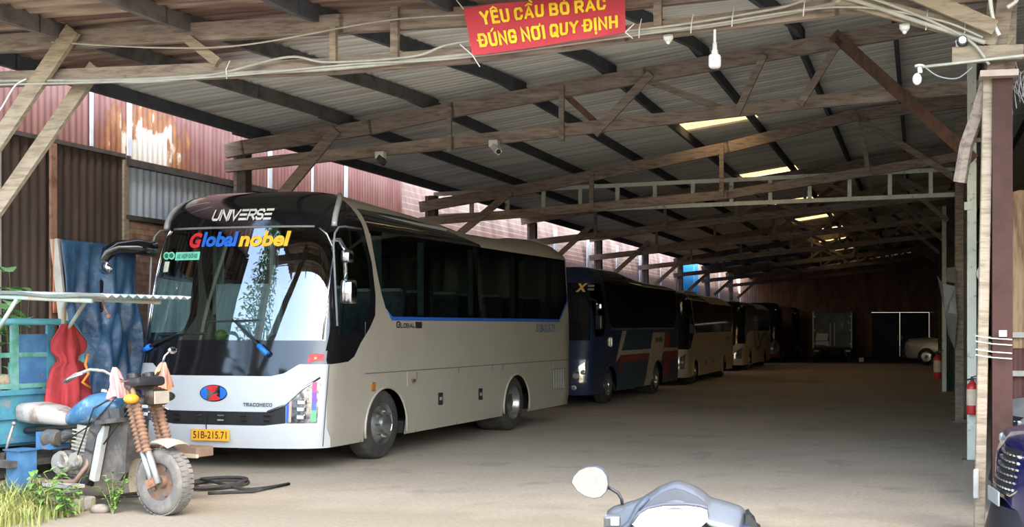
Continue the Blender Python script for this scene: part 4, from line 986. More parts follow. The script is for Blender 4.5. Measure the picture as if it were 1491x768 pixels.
BLUEP = M('blue_panel', (.03, .10, .22), .6, c2=(.05, .15, .28), scale=4, c3=(.2, .12, .08), s3=6, lo3=.63, hi3=.7)
TUBEG = M('pale_green_tube', (.36, .46, .4), .5, c2=(.4, .33, .24), scale=8)
def T(nm, g, mat, parent=TR, smooth=False, **k): return part(nm, g, mat, parent, smooth, **k)
# front wheel
g = MB(); r = .3; wd = .072
g.lathe([(.17, -wd*.8), (.2, -wd), (.255, -wd*1.05), (.285, -wd*.85), (.299, -wd*.4), (.302, 0), (.299, wd*.4), (.285, wd*.85), (.255, wd*1.05), (.2, wd), (.17, wd*.8)], (0, 0, .302), (0, 1, 0), 40)
fw = T('front_wheel', g, M('dusty_tyre', (.13, .12, .11), .9, c2=(.2, .18, .16), scale=6, bump=.2), smooth=True)
g = MB()
for i in range(40):
    a = 2*PI*i/40
    for s_ in (-1, 1): g.box((.299*math.cos(a+.04*s_), s_*.034, .302+.299*math.sin(a+.04*s_)), (.010, .05, .034), (0, -a, 0))
T('tread', g, M('dusty_tyre', (0, 0, 0)), fw)
g = MB()
for s_ in (-1, 1): g.lathe([(.19, .055), (.175, .05), (.165, .02), (.06, .015), (.055, .06), (0, .062)], (0, 0, .302), (0, s_, 0), 28)
for i in range(5):
    a = 2*PI*i/5
    for s_ in (-1, 1): g.box((.12*math.cos(a), s_*.024, .302+.12*math.sin(a)), (.035, .02, .03), (0, -a, 0))
T('rim', g, M('rusty_rim', (.16, .13, .11), .6, .3, c2=(.28, .15, .09), scale=9), fw, smooth=False)
g = MB(); g.tube([(0, -.15, .302), (0, .15, .302)], .018, 10); g.box((-.02, -.125, .30), (.10, .03, .08), (0, -.4, 0)); T('axle', g, M('rust', (.28, .13, .08), .8, c2=(.15, .08, .05), scale=12), fw)
# fork: twin legs each side, ribbed gaiters, stems
def ribbed(p, q_, r0, r1, n):
    p, q_ = Vector(p), Vector(q_); pts = []; rs = []
    for i in range(n*4+1):
        pts.append(p.lerp(q_, i/(n*4))); rs.append((r0, r1, r1, r0)[i % 4] if i < n*4 else r0)
    return pts, rs
for s_ in (-1, 1):
    for dx in (0, .075):
        y = s_*.115; a = Vector((-.015+dx, y, .30)); b_ = Vector((-.15+dx, y, .60)); c = Vector((-.295+dx*.9, y, 1.0)); d_ = Vector((-.34+dx*.8, y, 1.16))
        g = MB(); g.tube([a, b_], .027, 10); fk = T('fork_leg', g, M('fork_alloy', (.5, .52, .54), .35, .7, c2=(.38, .38, .38), scale=6), smooth=True)
        pts, rs = ribbed(b_-Vector((0, 0, .03)), c, .030, .044, 12); g = MB(); g.tube(pts, rs, 12); T('gaiter', g, SPRING, fk, smooth=True)
        g = MB(); g.tube([c, d_], .022, 8); T('stem', g, M('rust_stem', (.25, .15, .09), .7), fk, smooth=True)
g = MB(); g.box((-.27, 0, 1.03), (.12, .32, .04), (0, .35, 0), .01); g.box((-.32, 0, 1.16), (.12, .30, .04), (0, .35, 0), .01); T('fork_yoke', g, GRIME)
# handlebar, levers, instruments, lamps
bar = [(-.72, -.42, 1.215), (-.60, -.41, 1.27), (-.47, -.38, 1.315), (-.40, -.30, 1.30), (-.36, -.2, 1.23), (-.33, -.10, 1.17), (-.33, .10, 1.17), (-.36, .2, 1.23), (-.40, .30, 1.30), (-.47, .38, 1.315), (-.60, .41, 1.27), (-.72, .42, 1.215)]
g = MB(); g.tube(bar, .015, 10); hb = T('handlebar', g, CHROME, smooth=True)
for s_ in (-1, 1):
    g = MB(); g.tube([(-.74, s_*.42, 1.205), (-.60, s_*.41, 1.27)], .021, 10); T('grip', g, M('worn_grip', (.18, .16, .14), .7), hb, smooth=True)
    g = MB(); g.tube([(-.52, s_*.42, 1.275), (-.62, s_*.46, 1.24), (-.72, s_*.46, 1.20)], .009, 6); T('lever', g, CHROME, hb, smooth=True)
g = MB(); g.box((-.26, 0, 1.19), (.20, .30, .09), (0, -.12, 0), .03); T('instrument_pod', g, BLACKPL, angle=R(40))
for y in (-.08, .08):
    g = MB(); g.lathe([(0, 0), (.05, 0), (.055, .05), (.05, .06), (0, .055)], (-.30, y, 1.21), (-.25, 0, 1), 16); T('gauge', g, BLACKPL, smooth=False)
g = MB(); g.box((-.13, .02, 1.055), (.13, .19, .15), bevel=.035); hl = T('headlamp', g, M('bronze_shell', (.07, .055, .045), .25, .6), angle=R(40))
g = MB(); g.box((-.062, .02, 1.055), (.012, .155, .115), bevel=.004); T('lens', g, M('headlamp_lens', (.45, .4, .33), .12, .3), hl)
for s_ in (-1, 1):
    g = MB(); g.ball((-.19, s_*.19, 1.05), (.055, .07, .045), 12); T('indicator', g, M('orange_lens', (.75, .33, .03), .3) if s_ < 0 else BLACKPL, smooth=True, label='orange indicator lamp' if s_ < 0 else None)
g = MB(); g.tube([(-.42, .30, 1.30), (-.40, .33, 1.42), (-.36, .36, 1.47)], .009, 6); g.ball((-.36, .38, 1.47), (.015, .05, .035), 10); T('clutch_mount', g, CHROME, smooth=True)
# fenders
fcol = M('cream_fender', (.42, .37, .28), .5, c2=(.33, .27, .2), scale=7)
def arc_plate(r0, a0, a1, hw, cx, cz, th=.006, n=14):
    g = MB()
    for rr in (r0, r0+th): g.grid(lambda a, b: Vector((cx+(rr-.03*(2*b-1)**2)*math.cos(R(a0+(a1-a0)*a)), hw*(2*b-1), cz+(rr-.03*(2*b-1)**2)*math.sin(R(a0+(a1-a0)*a)))), n, 6)
    return g
T('front_fender', arc_plate(.375, 62, 102, .12, .02, .31), fcol, smooth=True)
T('mudguard', arc_plate(.36, 150, 200, .09, -.02, .31), fcol, smooth=True)
# frame: dark curved down-plate, backbone, engine cradle
g = MB()
pts = [(-.43, 0, .90), (-.55, 0, .89), (-.68, 0, .84), (-.78, 0, .72), (-.83, 0, .55), (-.87, 0, .40), (-.96, 0, .27), (-1.10, 0, .20)]
for a, b_ in zip(pts, pts[1:]): g.beam(Vector(a)+Vector((0, -.11, 0)), Vector(b_)+Vector((0, -.11, 0)), .05, .11, ext=.012)
T('down_frame', g, M('grimy_frame', (.05, .05, .055), .45, c2=(.1, .09, .08), scale=5))
g = MB(); g.tube([(-.34, 0, 1.1), (-.6, 0, .88), (-1.2, 0, .76), (-1.95, 0, .68)], .03, 8); g.tube([(-1.1, -.1, .2), (-1.6, -.12, .25), (-2.0, -.2, .45)], .025, 8); g.tube([(-1.1, .1, .2), (-1.6, .12, .25), (-2.0, .2, .45)], .025, 8); g.tube([(-.9, .1, .35), (-.62, .06, .86)], .025, 8); T('frame', g, GRIME, smooth=True)
g = MB(); g.tube([(-.36, -.05, .98), (-.62, -.14, .62)], .008, 6); g.tube([(-.42, -.12, 1.1), (-.75, -.16, .8), (-1.2, -.14, .6)], .007, 6); g.tube([(-.42, -.06, 1.12), (-.7, -.18, .95), (-.95, -.16, .5)], .007, 6); T('control_cable', g, BLACKPL, smooth=True)
# tank and seat
def loft(rows, n=16):     # rows: (x, zc, half height, half width, squareness)
    g = MB(); rg = []
    for x, zc, hh, hw, pw in rows:
        rg.append([g.bm.verts.new((x, hw*math.copysign(abs(math.cos(2*PI*i/n))**pw, math.cos(2*PI*i/n)), zc+hh*math.copysign(abs(math.sin(2*PI*i/n))**pw, math.sin(2*PI*i/n)))) for i in range(n)])
    for A, B in zip(rg, rg[1:]):
        for i in range(n): g.bm.faces.new((A[i], A[(i+1) % n], B[(i+1) % n], B[i]))
    g.bm.faces.new(rg[0][::-1]); g.bm.faces.new(rg[-1]); return g
tk_ = T('fuel_tank', loft([(-1.28, .80, .03, .05, .8), (-1.2, .835, .075, .10, .8), (-1.05, .885, .115, .14, .8), (-.88, .935, .135, .165, .75), (-.72, .96, .135, .165, .75), (-.60, .965, .115, .14, .75), (-.53, .955, .07, .08, .8)]), TANKB, smooth=True, label='blue fuel tank with pale flames')
g = MB(); g.lathe([(0, .03), (.035, .028), (.04, 0)], (-.78, 0, 1.09), (0, 0, 1), 14); T('filler_cap', g, CHROME, tk_, smooth=True)
T('seat', loft([(-1.90, .86, .06, .11, .6), (-1.86, .865, .095, .14, .6), (-1.7, .865, .105, .15, .6), (-1.45, .85, .09, .14, .6), (-1.28, .825, .07, .11, .6), (-1.18, .81, .04, .07, .7)]), M('worn_pale_seat', (.33, .31, .29), .6, c2=(.2, .15, .12), scale=6, lo=.5, hi=.6), smooth=True)
# engine
g = MB(); g.box((-1.08, 0, .42), (.40, .26, .22), bevel=.04); g.lathe([(.0, .03), (.10, .03), (.115, 0)], (-1.2, -.14, .42), (0, -1, 0), 20); g.lathe([(0, .03), (.075, .03), (.085, 0)], (-.99, -.14, .45), (0, -1, 0), 18); g.tube([(-1.2, -.17, .42), (-1.05, -.2, .36), (-.95, -.2, .42)], .018, 8); en = T('engine', g, GREY, angle=R(35))
g = MB(); g.box((-.97, 0, .64), (.17, .19, .27), (0, .1, 0))
for i in range(6): g.box((-.97+.004*i, 0, .55+.035*i), (.23, .25, .012), (0, .1, 0))
T('cylinder_block', g, M('cylinder_alloy', (.42, .40, .35), .6, .3, c2=(.25, .22, .18), scale=8), en)
g = MB(); g.box((-1.2, -.05, .66), (.13, .12, .12), bevel=.03); g.lathe([(.0, 0), (.07, 0), (.085, .05), (.085, .14), (.05, .18), (0, .18)], (-1.30, -.08, .64), (-1, -.2, 0), 16); g.tube([(-1.05, -.1, .7), (-1.2, -.12, .66)], .025, 8); T('carburettor', g, GRIME, angle=R(40))
g = MB(); g.tube([(-.9, -.08, .55), (-.84, -.14, .42), (-.92, -.2, .27), (-1.3, -.22, .24), (-1.9, -.24, .3)], [.022, .022, .024, .03, .045], 10); T('exhaust', g, M('exhaust_rust', (.2, .13, .1), .6, .4), smooth=True)
g = MB(); g.box((-1.0, -.26, .24), (.42, .12, .03)); g.tube([(-.85, -.22, .2), (-.85, -.36, .2)], .014, 6); g.beam((-1.0, -.1, .22), (-1.0, -.28, .22), .04, .03); T('foot_board', g, M('dusty_plate', (.3, .28, .25), .8))
# radiator box between engine and wheel
g = MB(); g.prism([(-.80, .28), (-.66, .80), (-.40, .83), (-.44, .36), (-.52, .28)], lambda a, b, d_: Vector((a, -.06+d_, b)), .22); T('radiator_box', g, M('radiator_dark', (.06, .055, .05), .7, c2=(.12, .1, .09), scale=8))
g = MB(); g.beam((-.80, -.10, .28), (-.66, -.10, .79), .05, .075); T('radiator_tank', g, M('radiator_pale', (.36, .36, .34), .5))
g = MB(); g.beam((-.67, -.07, .82), (-.40, -.07, .85), .24, .04); T('radiator_cap_rail', g, GRIME)
# board carried on the far side
g = MB(); g.box((-.52, .60, .50), (.66, .20, .09)); T('side_board', g, M('brown_board', (.2, .13, .09), .8))
g = MB(); g.box((-.50, .49, .468), (.68, .03, .035)); T('board_edge', g, fcol)
g = MB(); g.tube([(-.62, .06, .86), (-.70, .3, .6), (-.70, .6, .45)], .018, 7); g.tube([(-.9, .1, .4), (-.84, .6, .45)], .018, 7); T('board_stay', g, GRIME, smooth=True)
# blue tool boxes and the pedal lever
g = MB(); g.box((-1.56, -.28, .34), (.20, .16, .40)); g.box((-1.56, -.28, .545), (.24, .2, .012)); T('tool_box', g, BLUEP)
g = MB(); g.box((-1.43, -.06, .62), (.20, .2, .16)); T('tool_box', g, BLUEP)
g = MB(); g.tube([(-1.72, -.34, .45), (-1.66, -.34, .62), (-1.60, -.33, .78)], .012, 7); g.ball((-1.595, -.33, .79), .02, 8); T('gear_lever', g, GREY, smooth=True)
g = MB(); g.box((-1.75, -.1, .42), (.5, .7, .06)); g.box((-1.8, 0, .32), (.08, .9, .1)); T('chassis_rail', g, GRIME)
# cargo box: front wall with frame, sides, floor, rear wheels
X0 = -1.93; YN, YF = -.62, .58
g = MB(); g.box((X0, (YN+YF)/2, .83), (.035, YF-YN, .50))
for z in (.60, .83, 1.06): g.box((X0+.03, (YN+YF)/2, z), (.03, YF-YN, .05))
cb = T('cargo_front_wall', g, CYAN)
g = MB(); g.box((X0+.02, .06, 1.36), (.02, .30, .52)); T('infill_panel', g, BLUEP, cb)
g = MB(); g.tube([(X0+.02, YN, 1.05), (X0+.02, YN, 1.66), (X0+.02, YN+.04, 1.72), (X0+.02, YN+.10, 1.74), (X0+.02, YF-.22, 1.74), (X0+.02, YF-.08, 1.70), (X0+.02, YF-.01, 1.58), (X0+.02, YF, 1.45), (X0+.02, YF, .6)], .032, 8); T('frame_hoop', g, M('cyan_tube', (.1, .36, .45), .5, c2=(.2, .45, .5), scale=5), cb, smooth=True)
for y in (-.42, -.12, .24):
    g = MB(); g.box((X0+.025, y, 1.38), (.035, .07, .68)); T('frame_bar', g, GREEN if y != .24 else CYAN, cb)
for z in (1.42, 1.12):
    g = MB(); g.box((X0+.02, -.02, z), (.03, 1.1, .045)); T('frame_bar', g, GREEN, cb)
for bb in (((X0+.0, .42, 1.18), (.02, .24, .10)), ((X0-.02, -.3, 1.18), (.02, .5, .10))):
    g = MB(); g.box(*bb); T('pale_slat', g, WOOD_PALE, cb)
g = MB(); g.tube([(X0+.10, -.66, 1.36), (X0+.10, -.52, 1.36), (X0+.10, -.46, 1.31), (X0+.10, -.46, 1.14), (X0+.10, -.51, 1.09), (X0+.10, -.66, 1.09)], .018, 8); T('grab_loop', g, M('tan_tube', (.4, .3, .23), .6), smooth=True)
for y in (YN, YF):
    g = MB(); g.box((X0-.55, y, .80), (1.1, .03, .5)); T('cargo_side', g, CYAN)
    g = MB(); g.tube([(X0, y, 1.3), (X0-1.1, y, 1.3), (X0-1.1, y, .6)], .022, 7); g.tube([(X0-.55, y, .6), (X0-.55, y, 1.3)], .02, 7); T('side_rail', g, GREEN, smooth=True)
g = MB(); g.box((X0-.55, (YN+YF)/2, .57), (1.1, YF-YN, .05)); T('cargo_floor', g, CYAN)
for y in (YN+.02, YF-.02):
    g = MB(); g.lathe([(.15, -.07), (.2, -.09), (.27, -.085), (.295, -.04), (.3, 0), (.295, .04), (.27, .085), (.2, .09), (.15, .07)], (X0-.62, y, .3), (0, 1, 0), 28); rw = T('rear_wheel', g, M('dusty_tyre', (0, 0, 0)), smooth=True)
    g = MB(); g.lathe([(0, -.03), (.15, -.05), (.155, .05), (0, .03)], (X0-.62, y, .3), (0, 1, 0), 24); T('rim', g, M('rusty_rim', (0, 0, 0)), rw)
g = MB(); g.tube([(X0-.62, YN, .3), (X0-.62, YF, .3)], .03, 8); g.box((X0-.5, 0, .44), (1.0, .5, .1)); T('rear_axle', g, GRIME)
# canopy on bent tubes
for y in (-.34, .36):
    g = MB(); g.tube([(X0+.06, y, .95), (X0+.06, y, 1.88), (X0+.09, y, 1.95), (X0+.17, y, 1.975), (-.5, y, 1.925)], .022, 8); T('canopy_tube', g, TUBEG, smooth=True)
    g = MB(); g.tube([(X0+.06, y, 1.60), (X0+.40, y, 1.955)], .018, 8); T('canopy_brace', g, TUBEG, smooth=True)
g = MB(); n = 44
for s_ in (0, .004): g.grid(lambda a, b: Vector((X0+.13+(1.55)*a, -.42+.92*b, 2.005-.05*a+.014*math.cos(2*PI*round(b*n)/4)+s_+.012*math.sin(a*9))), 10, n)
T('canopy_sheet', g, M('canopy_white', (.5, .54, .54), .4, c2=(.3, .4, .44), scale=3, c3=(.45, .34, .25), s3=4, lo3=.58, hi3=.68), smooth=True)
g = MB(); g.tube([(-.55, -.2, 1.93), (-.52, -.2, 1.86), (-.50, -.18, 1.80)], .008, 6); g.ball((-.50, -.18, 1.79), .022, 8); T('canopy_hook', g, M('rust', (0, 0, 0)))

def trike_pt(x, y, z):
    a = R(-24.9); return Vector((-4.976+x*math.cos(a)-y*math.sin(a), 10.3+x*math.sin(a)+y*math.cos(a), z))
# cloth and bags hanging on it (things of their own)
def hanging(name, label, cat, top, w0, w1, h, mat, seed, lean=0.0, knot=None, depth=.10, rz=R(-24.9)+PI/2):
    t = thing(name, label, cat, (top[0], top[1], top[2]-h), 'L', rz)
    g = MB(); rnd = random.Random(seed); ph = [rnd.uniform(0, 6) for _ in range(4)]
    def f(a, b):
        k = 2*PI*a; wz = w0+(w1-w0)*b**.7
        if knot: wz *= 1-.55*math.exp(-((b-knot)/.05)**2)+.45*math.exp(-((b-knot+.2)/.12)**2)
        fold = 1+.26*math.sin(5*k+ph[0]+2*b)+.16*math.sin(9*k+ph[1]-3*b)+.10*math.sin(14*k+ph[3]+7*b)
        dz = (.05*math.sin(2*k+ph[2])+.07*math.sin(3*k+ph[0]))*h*b*b
        return Vector((wz*.5*math.cos(k)*fold+lean*b, depth*(.35+.65*b)*math.sin(k)*fold, h*(1-b)+dz))
    g.grid(f, 48, 18); bmesh.ops.remove_doubles(g.bm, verts=g.bm.verts[:], dist=1e-4)
    part('folded_cloth', g, mat, t, True)
    return t
RCLOTH = M('red_cloth', (.36, .03, .035), .85, c2=(.27, .022, .027), scale=5, bump=.6, bscale=12)
t = hanging('cloth_bundle', 'red cloth knotted and hung on the blue tricycle canopy post', 'cloth', trike_pt(X0+.12, .36, 1.72), .08, .44, .86, RCLOTH, 3, knot=.42)
g = MB(); g.tube([(.14, -.11, .56), (.10, -.125, .46), (.13, -.13, .36), (.06, -.135, .28), (.15, -.13, .22)], .014, 6); part('ribbon', g, M('orange_ribbon', (.6, .22, .03), .7), t, True)
PINK = M('pink_plastic_bag', (.55, .27, .26), .45, c2=(.46, .2, .2), scale=6)
hanging('plastic_bag', 'pink plastic bag tied over the near handlebar grip of the tricycle', 'bag', trike_pt(-.37, -.22, 1.33), .02, .19, .27, PINK, 5, lean=.06, depth=.05)
hanging('plastic_bag', 'pink and orange bag tied over the far handlebar side of the tricycle', 'bag', trike_pt(-.40, .31, 1.36), .02, .20, .25, M('peach_plastic_bag', (.5, .23, .2), .45, c2=(.55, .26, .07), scale=5), 8, lean=-.03, depth=.06)

# ================================================================== SCOOTER in the foreground (world-aligned, facing into the shed)
SC = thing('motor_scooter', 'silver motor scooter facing into the shed, only its handlebar and mirror showing', 'scooter', (-.15, 4.2, 0), 'L', 0)
SILVER = M('scooter_silver', (.135, .138, .135), .34, .3, c2=(.125, .128, .125), scale=3, coat=.4)
def Sc(nm, g, mat, parent=SC, smooth=True, **k): return part(nm, g, mat, parent, smooth, **k)
TOPZ = [(-.262, 1.0), (-.255, 1.03), (-.235, 1.045), (-.20, 1.055), (-.15, 1.07), (-.125, 1.08), (-.10, 1.096), (-.06, 1.122), (-.02, 1.138), (0, 1.141), (.02, 1.138), (.06, 1.124), (.10, 1.10), (.125, 1.078), (.15, 1.073), (.20, 1.058), (.235, 1.046), (.25, 1.03)]
g = MB(); g.grid(lambda a, b: (lambda x, tz: Vector((x, -.13+.32*b, tz-.16*(1-math.sin(PI*min(1, .12+b*.62)))**1.2-.05*b*b-(.10*(b-.55) if b > .55 else 0))))(-.262+.512*a, lerp_tab(TOPZ, -.262+.512*a)), 60, 16)
Sc('handlebar_cover', g, SILVER, solid=.006)
g = MB(); g.grid(lambda a, b: (lambda x, tz: Vector((x*(1-.04*b), -.125+.075*b, tz-.012-.20*(1-b))))(-.255+.50*a, lerp_tab(TOPZ, -.262+.512*a)-.05), 40, 4); Sc('inner_cover', g, SILVER)
# visor bowl, display, stem boss
g = MB(); g.prism([(-.125, 1.015), (-.10, 1.062), (-.06, 1.095), (-.02, 1.112), (0, 1.115), (.03, 1.108), (.08, 1.085), (.112, 1.06), (.12, 1.02)], lambda a, b, d_: Vector((a, -.105-d_+.25*(b-1.02), b)), .012); Sc('visor_bowl', g, M('visor_grey', (.06, .065, .075), .5), smooth=False)
g = MB(); g.prism([(-.155, 1.0), (-.13, 1.035), (-.10, 1.05), (-.04, 1.062), (.04, 1.063), (.09, 1.057), (.112, 1.05), (.115, 1.01), (.02, .93), (-.06, .93)], lambda a, b, d_: Vector((a, -.13-d_+.45*(b-1.02), b)), .012); dsp = Sc('instrument_panel', g, M('instrument_glass', (.6, .62, .66), .06, .7, coat=1), smooth=False)
g = MB(); g.tube([(-.155, -.148, 1.0), (-.13, -.135, 1.035), (-.10, -.126, 1.052), (-.04, -.122, 1.064), (.04, -.122, 1.065), (.09, -.125, 1.059), (.114, -.128, 1.05)], .006, 6); Sc('panel_bezel', g, M('bezel_grey', (.1, .1, .12), .4), dsp)
g = MB(); g.prism([(-.10, .93), (-.06, .99), (-.035, 1.003), (.005, 1.0), (0, .93), (-.02, .93), (-.02, .985), (-.045, .985), (-.07, .93)], lambda a, b, d_: Vector((a, -.155-d_+.45*(b-1.02), b)), .01); Sc('dial_marking', g, M('violet_trim', (.2, .17, .32), .3), dsp, smooth=False)
g = MB(); g.tube([(-.25, -.14, .93), (-.20, -.14, .965), (-.16, -.135, 1.0), (-.135, -.115, 1.05), (-.10, -.10, 1.085)], .012, 8); Sc('edge_trim', g, M('slate_trim', (.05, .065, .085), .5))
g = MB(); g.box((-.225, -.125, 1.005), (.06, .03, .045), (.2, 0, 0), .008); sw = Sc('switch_block', g, SILVER, smooth=False); g = MB(); g.box((-.215, -.142, 1.006), (.03, .012, .03), (.2, 0, .1), .004); Sc('switch', g, M('switch_pale', (.6, .62, .64), .4), sw, smooth=False)
for s_ in (-1, 1):
    g = MB(); g.tube([(s_*.20, -.05, .97), (s_*.28, -.10, .945), (s_*.40, -.15, .915)], .018, 10); gr_ = Sc('grip', g, BLACKPL)
    g = MB(); g.tube([(s_*.22, .0, .96), (s_*.30, .0, .93), (s_*.40, -.07, .91)], .008, 7); Sc('brake_lever', g, BLACKPL if s_ > 0 else SILVER, gr_)
g = MB(); g.prism([(.225, .93), (.235, .97), (.248, 1.0), (.252, 1.03), (.262, 1.034), (.27, 1.02), (.285, 1.005), (.29, .985), (.305, .975), (.305, .955), (.28, .93)], lambda a, b, d_: Vector((a, -.15+d_, b)), .12); Sc('throttle_housing', g, BLACKPL, smooth=False)
g = MB(); g.lathe([(0, .02), (.03, .02), (.036, 0), (.036, -.04)], (.252, -.15, .958), (0, -1, .1), 18); Sc('start_switch', g, M('dark_blue_plastic', (.03, .05, .12), .3), smooth=False)
# mirrors: only the left one is fitted
out_ = [(-.070, .0), (-.062, .022), (-.040, .046), (-.01, .059), (.022, .061), (.048, .05), (.064, .025), (.068, -.005), (.060, -.035), (.040, -.055), (.012, -.061), (-.022, -.052), (-.050, -.032)]
mm = MB(); mm.prism(out_, lambda a, b, d_: Vector((-.316+a, -.02+d_-.20*b-.10*a, 1.128+b)), .03); mo = Sc('mirror', mm, M('mirror_shell', (.1, .1, .12), .4), smooth=False, label='left rear-view mirror')
mm = MB(); mm.prism([(a*.96, b*.96) for a, b in out_], lambda a, b, d_: Vector((-.316+a, -.0215-d_*.1-.20*b-.10*a, 1.128+b)), .01); Sc('mirror_glass', mm, M('mirror_silver', (.95, .95, .95), .02, 1.0, c2=(.95, .95, .95)), mo, smooth=False)
g = MB(); g.tube([(-.26, .0, 1.112), (-.235, .0, 1.098), (-.215, .0, 1.085), (-.203, .0, 1.065), (-.20, .0, 1.045)], .006, 8); Sc('mirror_stem', g, BLACKPL, mo)
# the rest of the machine, below the picture
g = MB(); g.grid(lambda a, b: Vector((-.2*(1-.35*b)*math.cos(PI*a)*1.0, .22+.10*math.sin(PI*a)-.1*b, .92-.60*b)), 20, 8); Sc('leg_shield', g, SILVER, solid=.01)
g = MB(); g.box((0, -.25, .32), (.34, .5, .08), bevel=.03); g.box((0, -.78, .42), (.30, .7, .3), bevel=.1); Sc('body_shell', g, SILVER, smooth=False)
g = MB(); g.box((0, -.72, .70), (.28, .72, .14), bevel=.06); Sc('saddle', g, BLACKPL, angle=R(40))
for y in (.42, -.95):
    g = MB(); g.lathe([(.16, -.03), (.2, -.045), (.225, -.03), (.235, 0), (.225, .03), (.2, .045), (.16, .03)], (0, y, .235), (1, 0, 0), 28); wl_ = Sc('wheel', g, RUBBER)
    g = MB(); g.lathe([(0, -.02), (.16, -.03), (.165, .03), (0, .02)], (0, y, .235), (1, 0, 0), 20); Sc('rim', g, GREY, wl_, smooth=False)
g = MB(); g.tube([(-.07, .42, .235), (-.07, .30, .6), (0, .12, .95)], .02, 8); g.tube([(.07, .42, .235), (.07, .30, .6), (0, .12, .95)], .02, 8); Sc('fork', g, GREY)
g = MB(); g.tube([(0, -.5, .3), (.0, -.95, .235)], .04, 8); Sc('swing_arm', g, GREY)

# ================================================================== CARS (x forward, y left)
def make_car(name, label, loc, rotz, paint, k=1.0, detail=True):
    c = thing(name, label, 'car', loc, 'L', rotz)
    def Q(nm, g, mat, parent=c, smooth=True, **kw):
        for v in g.bm.verts: v.co *= k
        return part(nm, g, mat, parent, smooth, **kw)
    st = [  # x, half width, floor z, bumper/belt z, top z, half width at top
        (.06, .30, .34, .50, .60, .25), (.0, .56, .29, .58, .82, .50), (-.10, .74, .26, .66, .975, .66), (-.28, .86, .24, .74, 1.0, .76), (-.7, .91, .22, .82, 1.03, .80),
        (-1.25, .92, .22, .88, 1.07, .82), (-2.2, .92, .22, .92, 1.06, .84), (-3.2, .92, .22, .94, 1.06, .84), (-4.0, .90, .26, .94, 1.08, .80), (-4.35, .80, .32, .85, 1.05, .7), (-4.45, .6, .42, .75, .95, .5)]
    g = MB(); rg = []
    for x, hw, zf, zb, zt, ht in st:
        half = [(0, zf), (hw*.75, zf), (hw*.97, zf+.08), (hw, (zf+zb)/2), (hw*.99, zb), ((hw+ht)/2*1.02, (zb*.4+zt*.6)), (ht, zt-.015), (ht*.6, zt+.012), (0, zt+.03)]
        pts = half+[(-a, b) for a, b in half[-2:0:-1]]
        rg.append([g.bm.verts.new((x, a, b)) for a, b in pts])
    n = len(rg[0])
    for A, B in zip(rg, rg[1:]):
        for i in range(n): g.bm.faces.new((A[i], A[(i+1) % n], B[(i+1) % n], B[i]))
    g.bm.faces.new(rg[0]); g.bm.faces.new(rg[-1][::-1])
    bo = Q('body', g, paint)
    # glasshouse
    g = MB(); gh = [(-1.15, .74, 1.06, 1.08), (-1.75, .70, 1.08, 1.50), (-2.3, .66, 1.08, 1.62), (-3.2, .66, 1.08, 1.62), (-3.9, .64, 1.08, 1.48), (-4.2, .62, 1.06, 1.1)]; rg = []
    for x, hw, z0, z1 in gh:
        half = [(hw*1.12, z0), (hw*1.02, (z0+z1)/2), (hw*.92, z1-.05), (hw*.75, z1), (0, z1+.025)]
        rg.append([g.bm.verts.new((x, a, b)) for a, b in half+[(-a, b) for a, b in half[-2::-1]]])
    for A, B in zip(rg, rg[1:]):
        for i in range(len(A)-1): g.bm.faces.new((A[i], A[i+1], B[i+1], B[i]))
    Q('windows', g, DGL)
    g = MB(); g.grid(lambda a, b: Vector((-1.9-1.95*a, (-.60+1.2*b), 1.635-.10*(2*b-1)**2-.09*(2*a-1)**4)), 10, 8); Q('roof', g, paint, solid=.02)
    # grille with rows of small chrome bars, its chrome surround, lamp, plate, fog trim
    nose = lambda y, z: .055+.26*(.72-z)-.36*(abs(y)/.8)**2.2-(.35*(z-.88) if z > .88 else 0)
    g = MB(); gp = [(-.48, .86), (.48, .86), (.40, .66), (.28, .58), (-.28, .58), (-.40, .66)]
    g.grid(lambda a, b: (lambda z: Vector((nose((2*a-1)*(.28+.20*b), z), (2*a-1)*(.28+.20*b), z)))(.58+.30*b), 16, 6); gr = Q('grille', g, M('grille_black', (.02, .02, .025), .35))
    g = MB()
    for i in range(6):
        z = .61+.046*i
        for j in range(13):
            y = (-1+2*(j+.5*(i % 2))/12)*(.27+.19*(z-.58)/.3)
            g.box((nose(y, z)+.010, y, z), (.016, .030, .013))
    Q('grille_studs', g, CHROME, gr, smooth=False)  # separate chrome studs, all kept in one object
    for s_ in (-1, 1):
        g = MB(); g.tube([(nose(.0, .575)+.012, 0, .572), (nose(.29, .575)+.012, s_*.29, .572), (nose(.37, .62)+.012, s_*.37, .62), (nose(.45, .72)+.012, s_*.46, .74), (nose(.56, .80)+.015, s_*.60, .82), (nose(.7, .84)+.01, s_*.74, .86)], .012, 7); Q('grille_surround', g, CHROME)
        g = MB(); g.box((-.20, s_*.66, .885), (.20, .24, .075), (0, 0, s_*-.75), .025); Q('headlamp', g, M('car_lens', (.5, .52, .55), .08, .5), smooth=False)
        g = MB(); g.beam((-.02, s_*.54, .46), (-.16, s_*.74, .42), .03, .04); Q('fog_trim', g, M('car_silver_trim', (.7, .72, .75), .2, .6), smooth=False)
    g = MB(); g.box((.125, 0, .53), (.012, .36, .10)); g.tube([(.06, -.12, .55), (.125, -.12, .55)], .01); Q('number_plate', g, M('plate_grey', (.35, .35, .33), .5), smooth=False)
    g = MB(); g.grid(lambda a, b: (lambda y, z: Vector((nose(y, z)-.005, y, z)))(-.62+1.24*a, .26+.22*b), 16, 3); Q('lower_intake', g, M('grille_black', (0, 0, 0)))
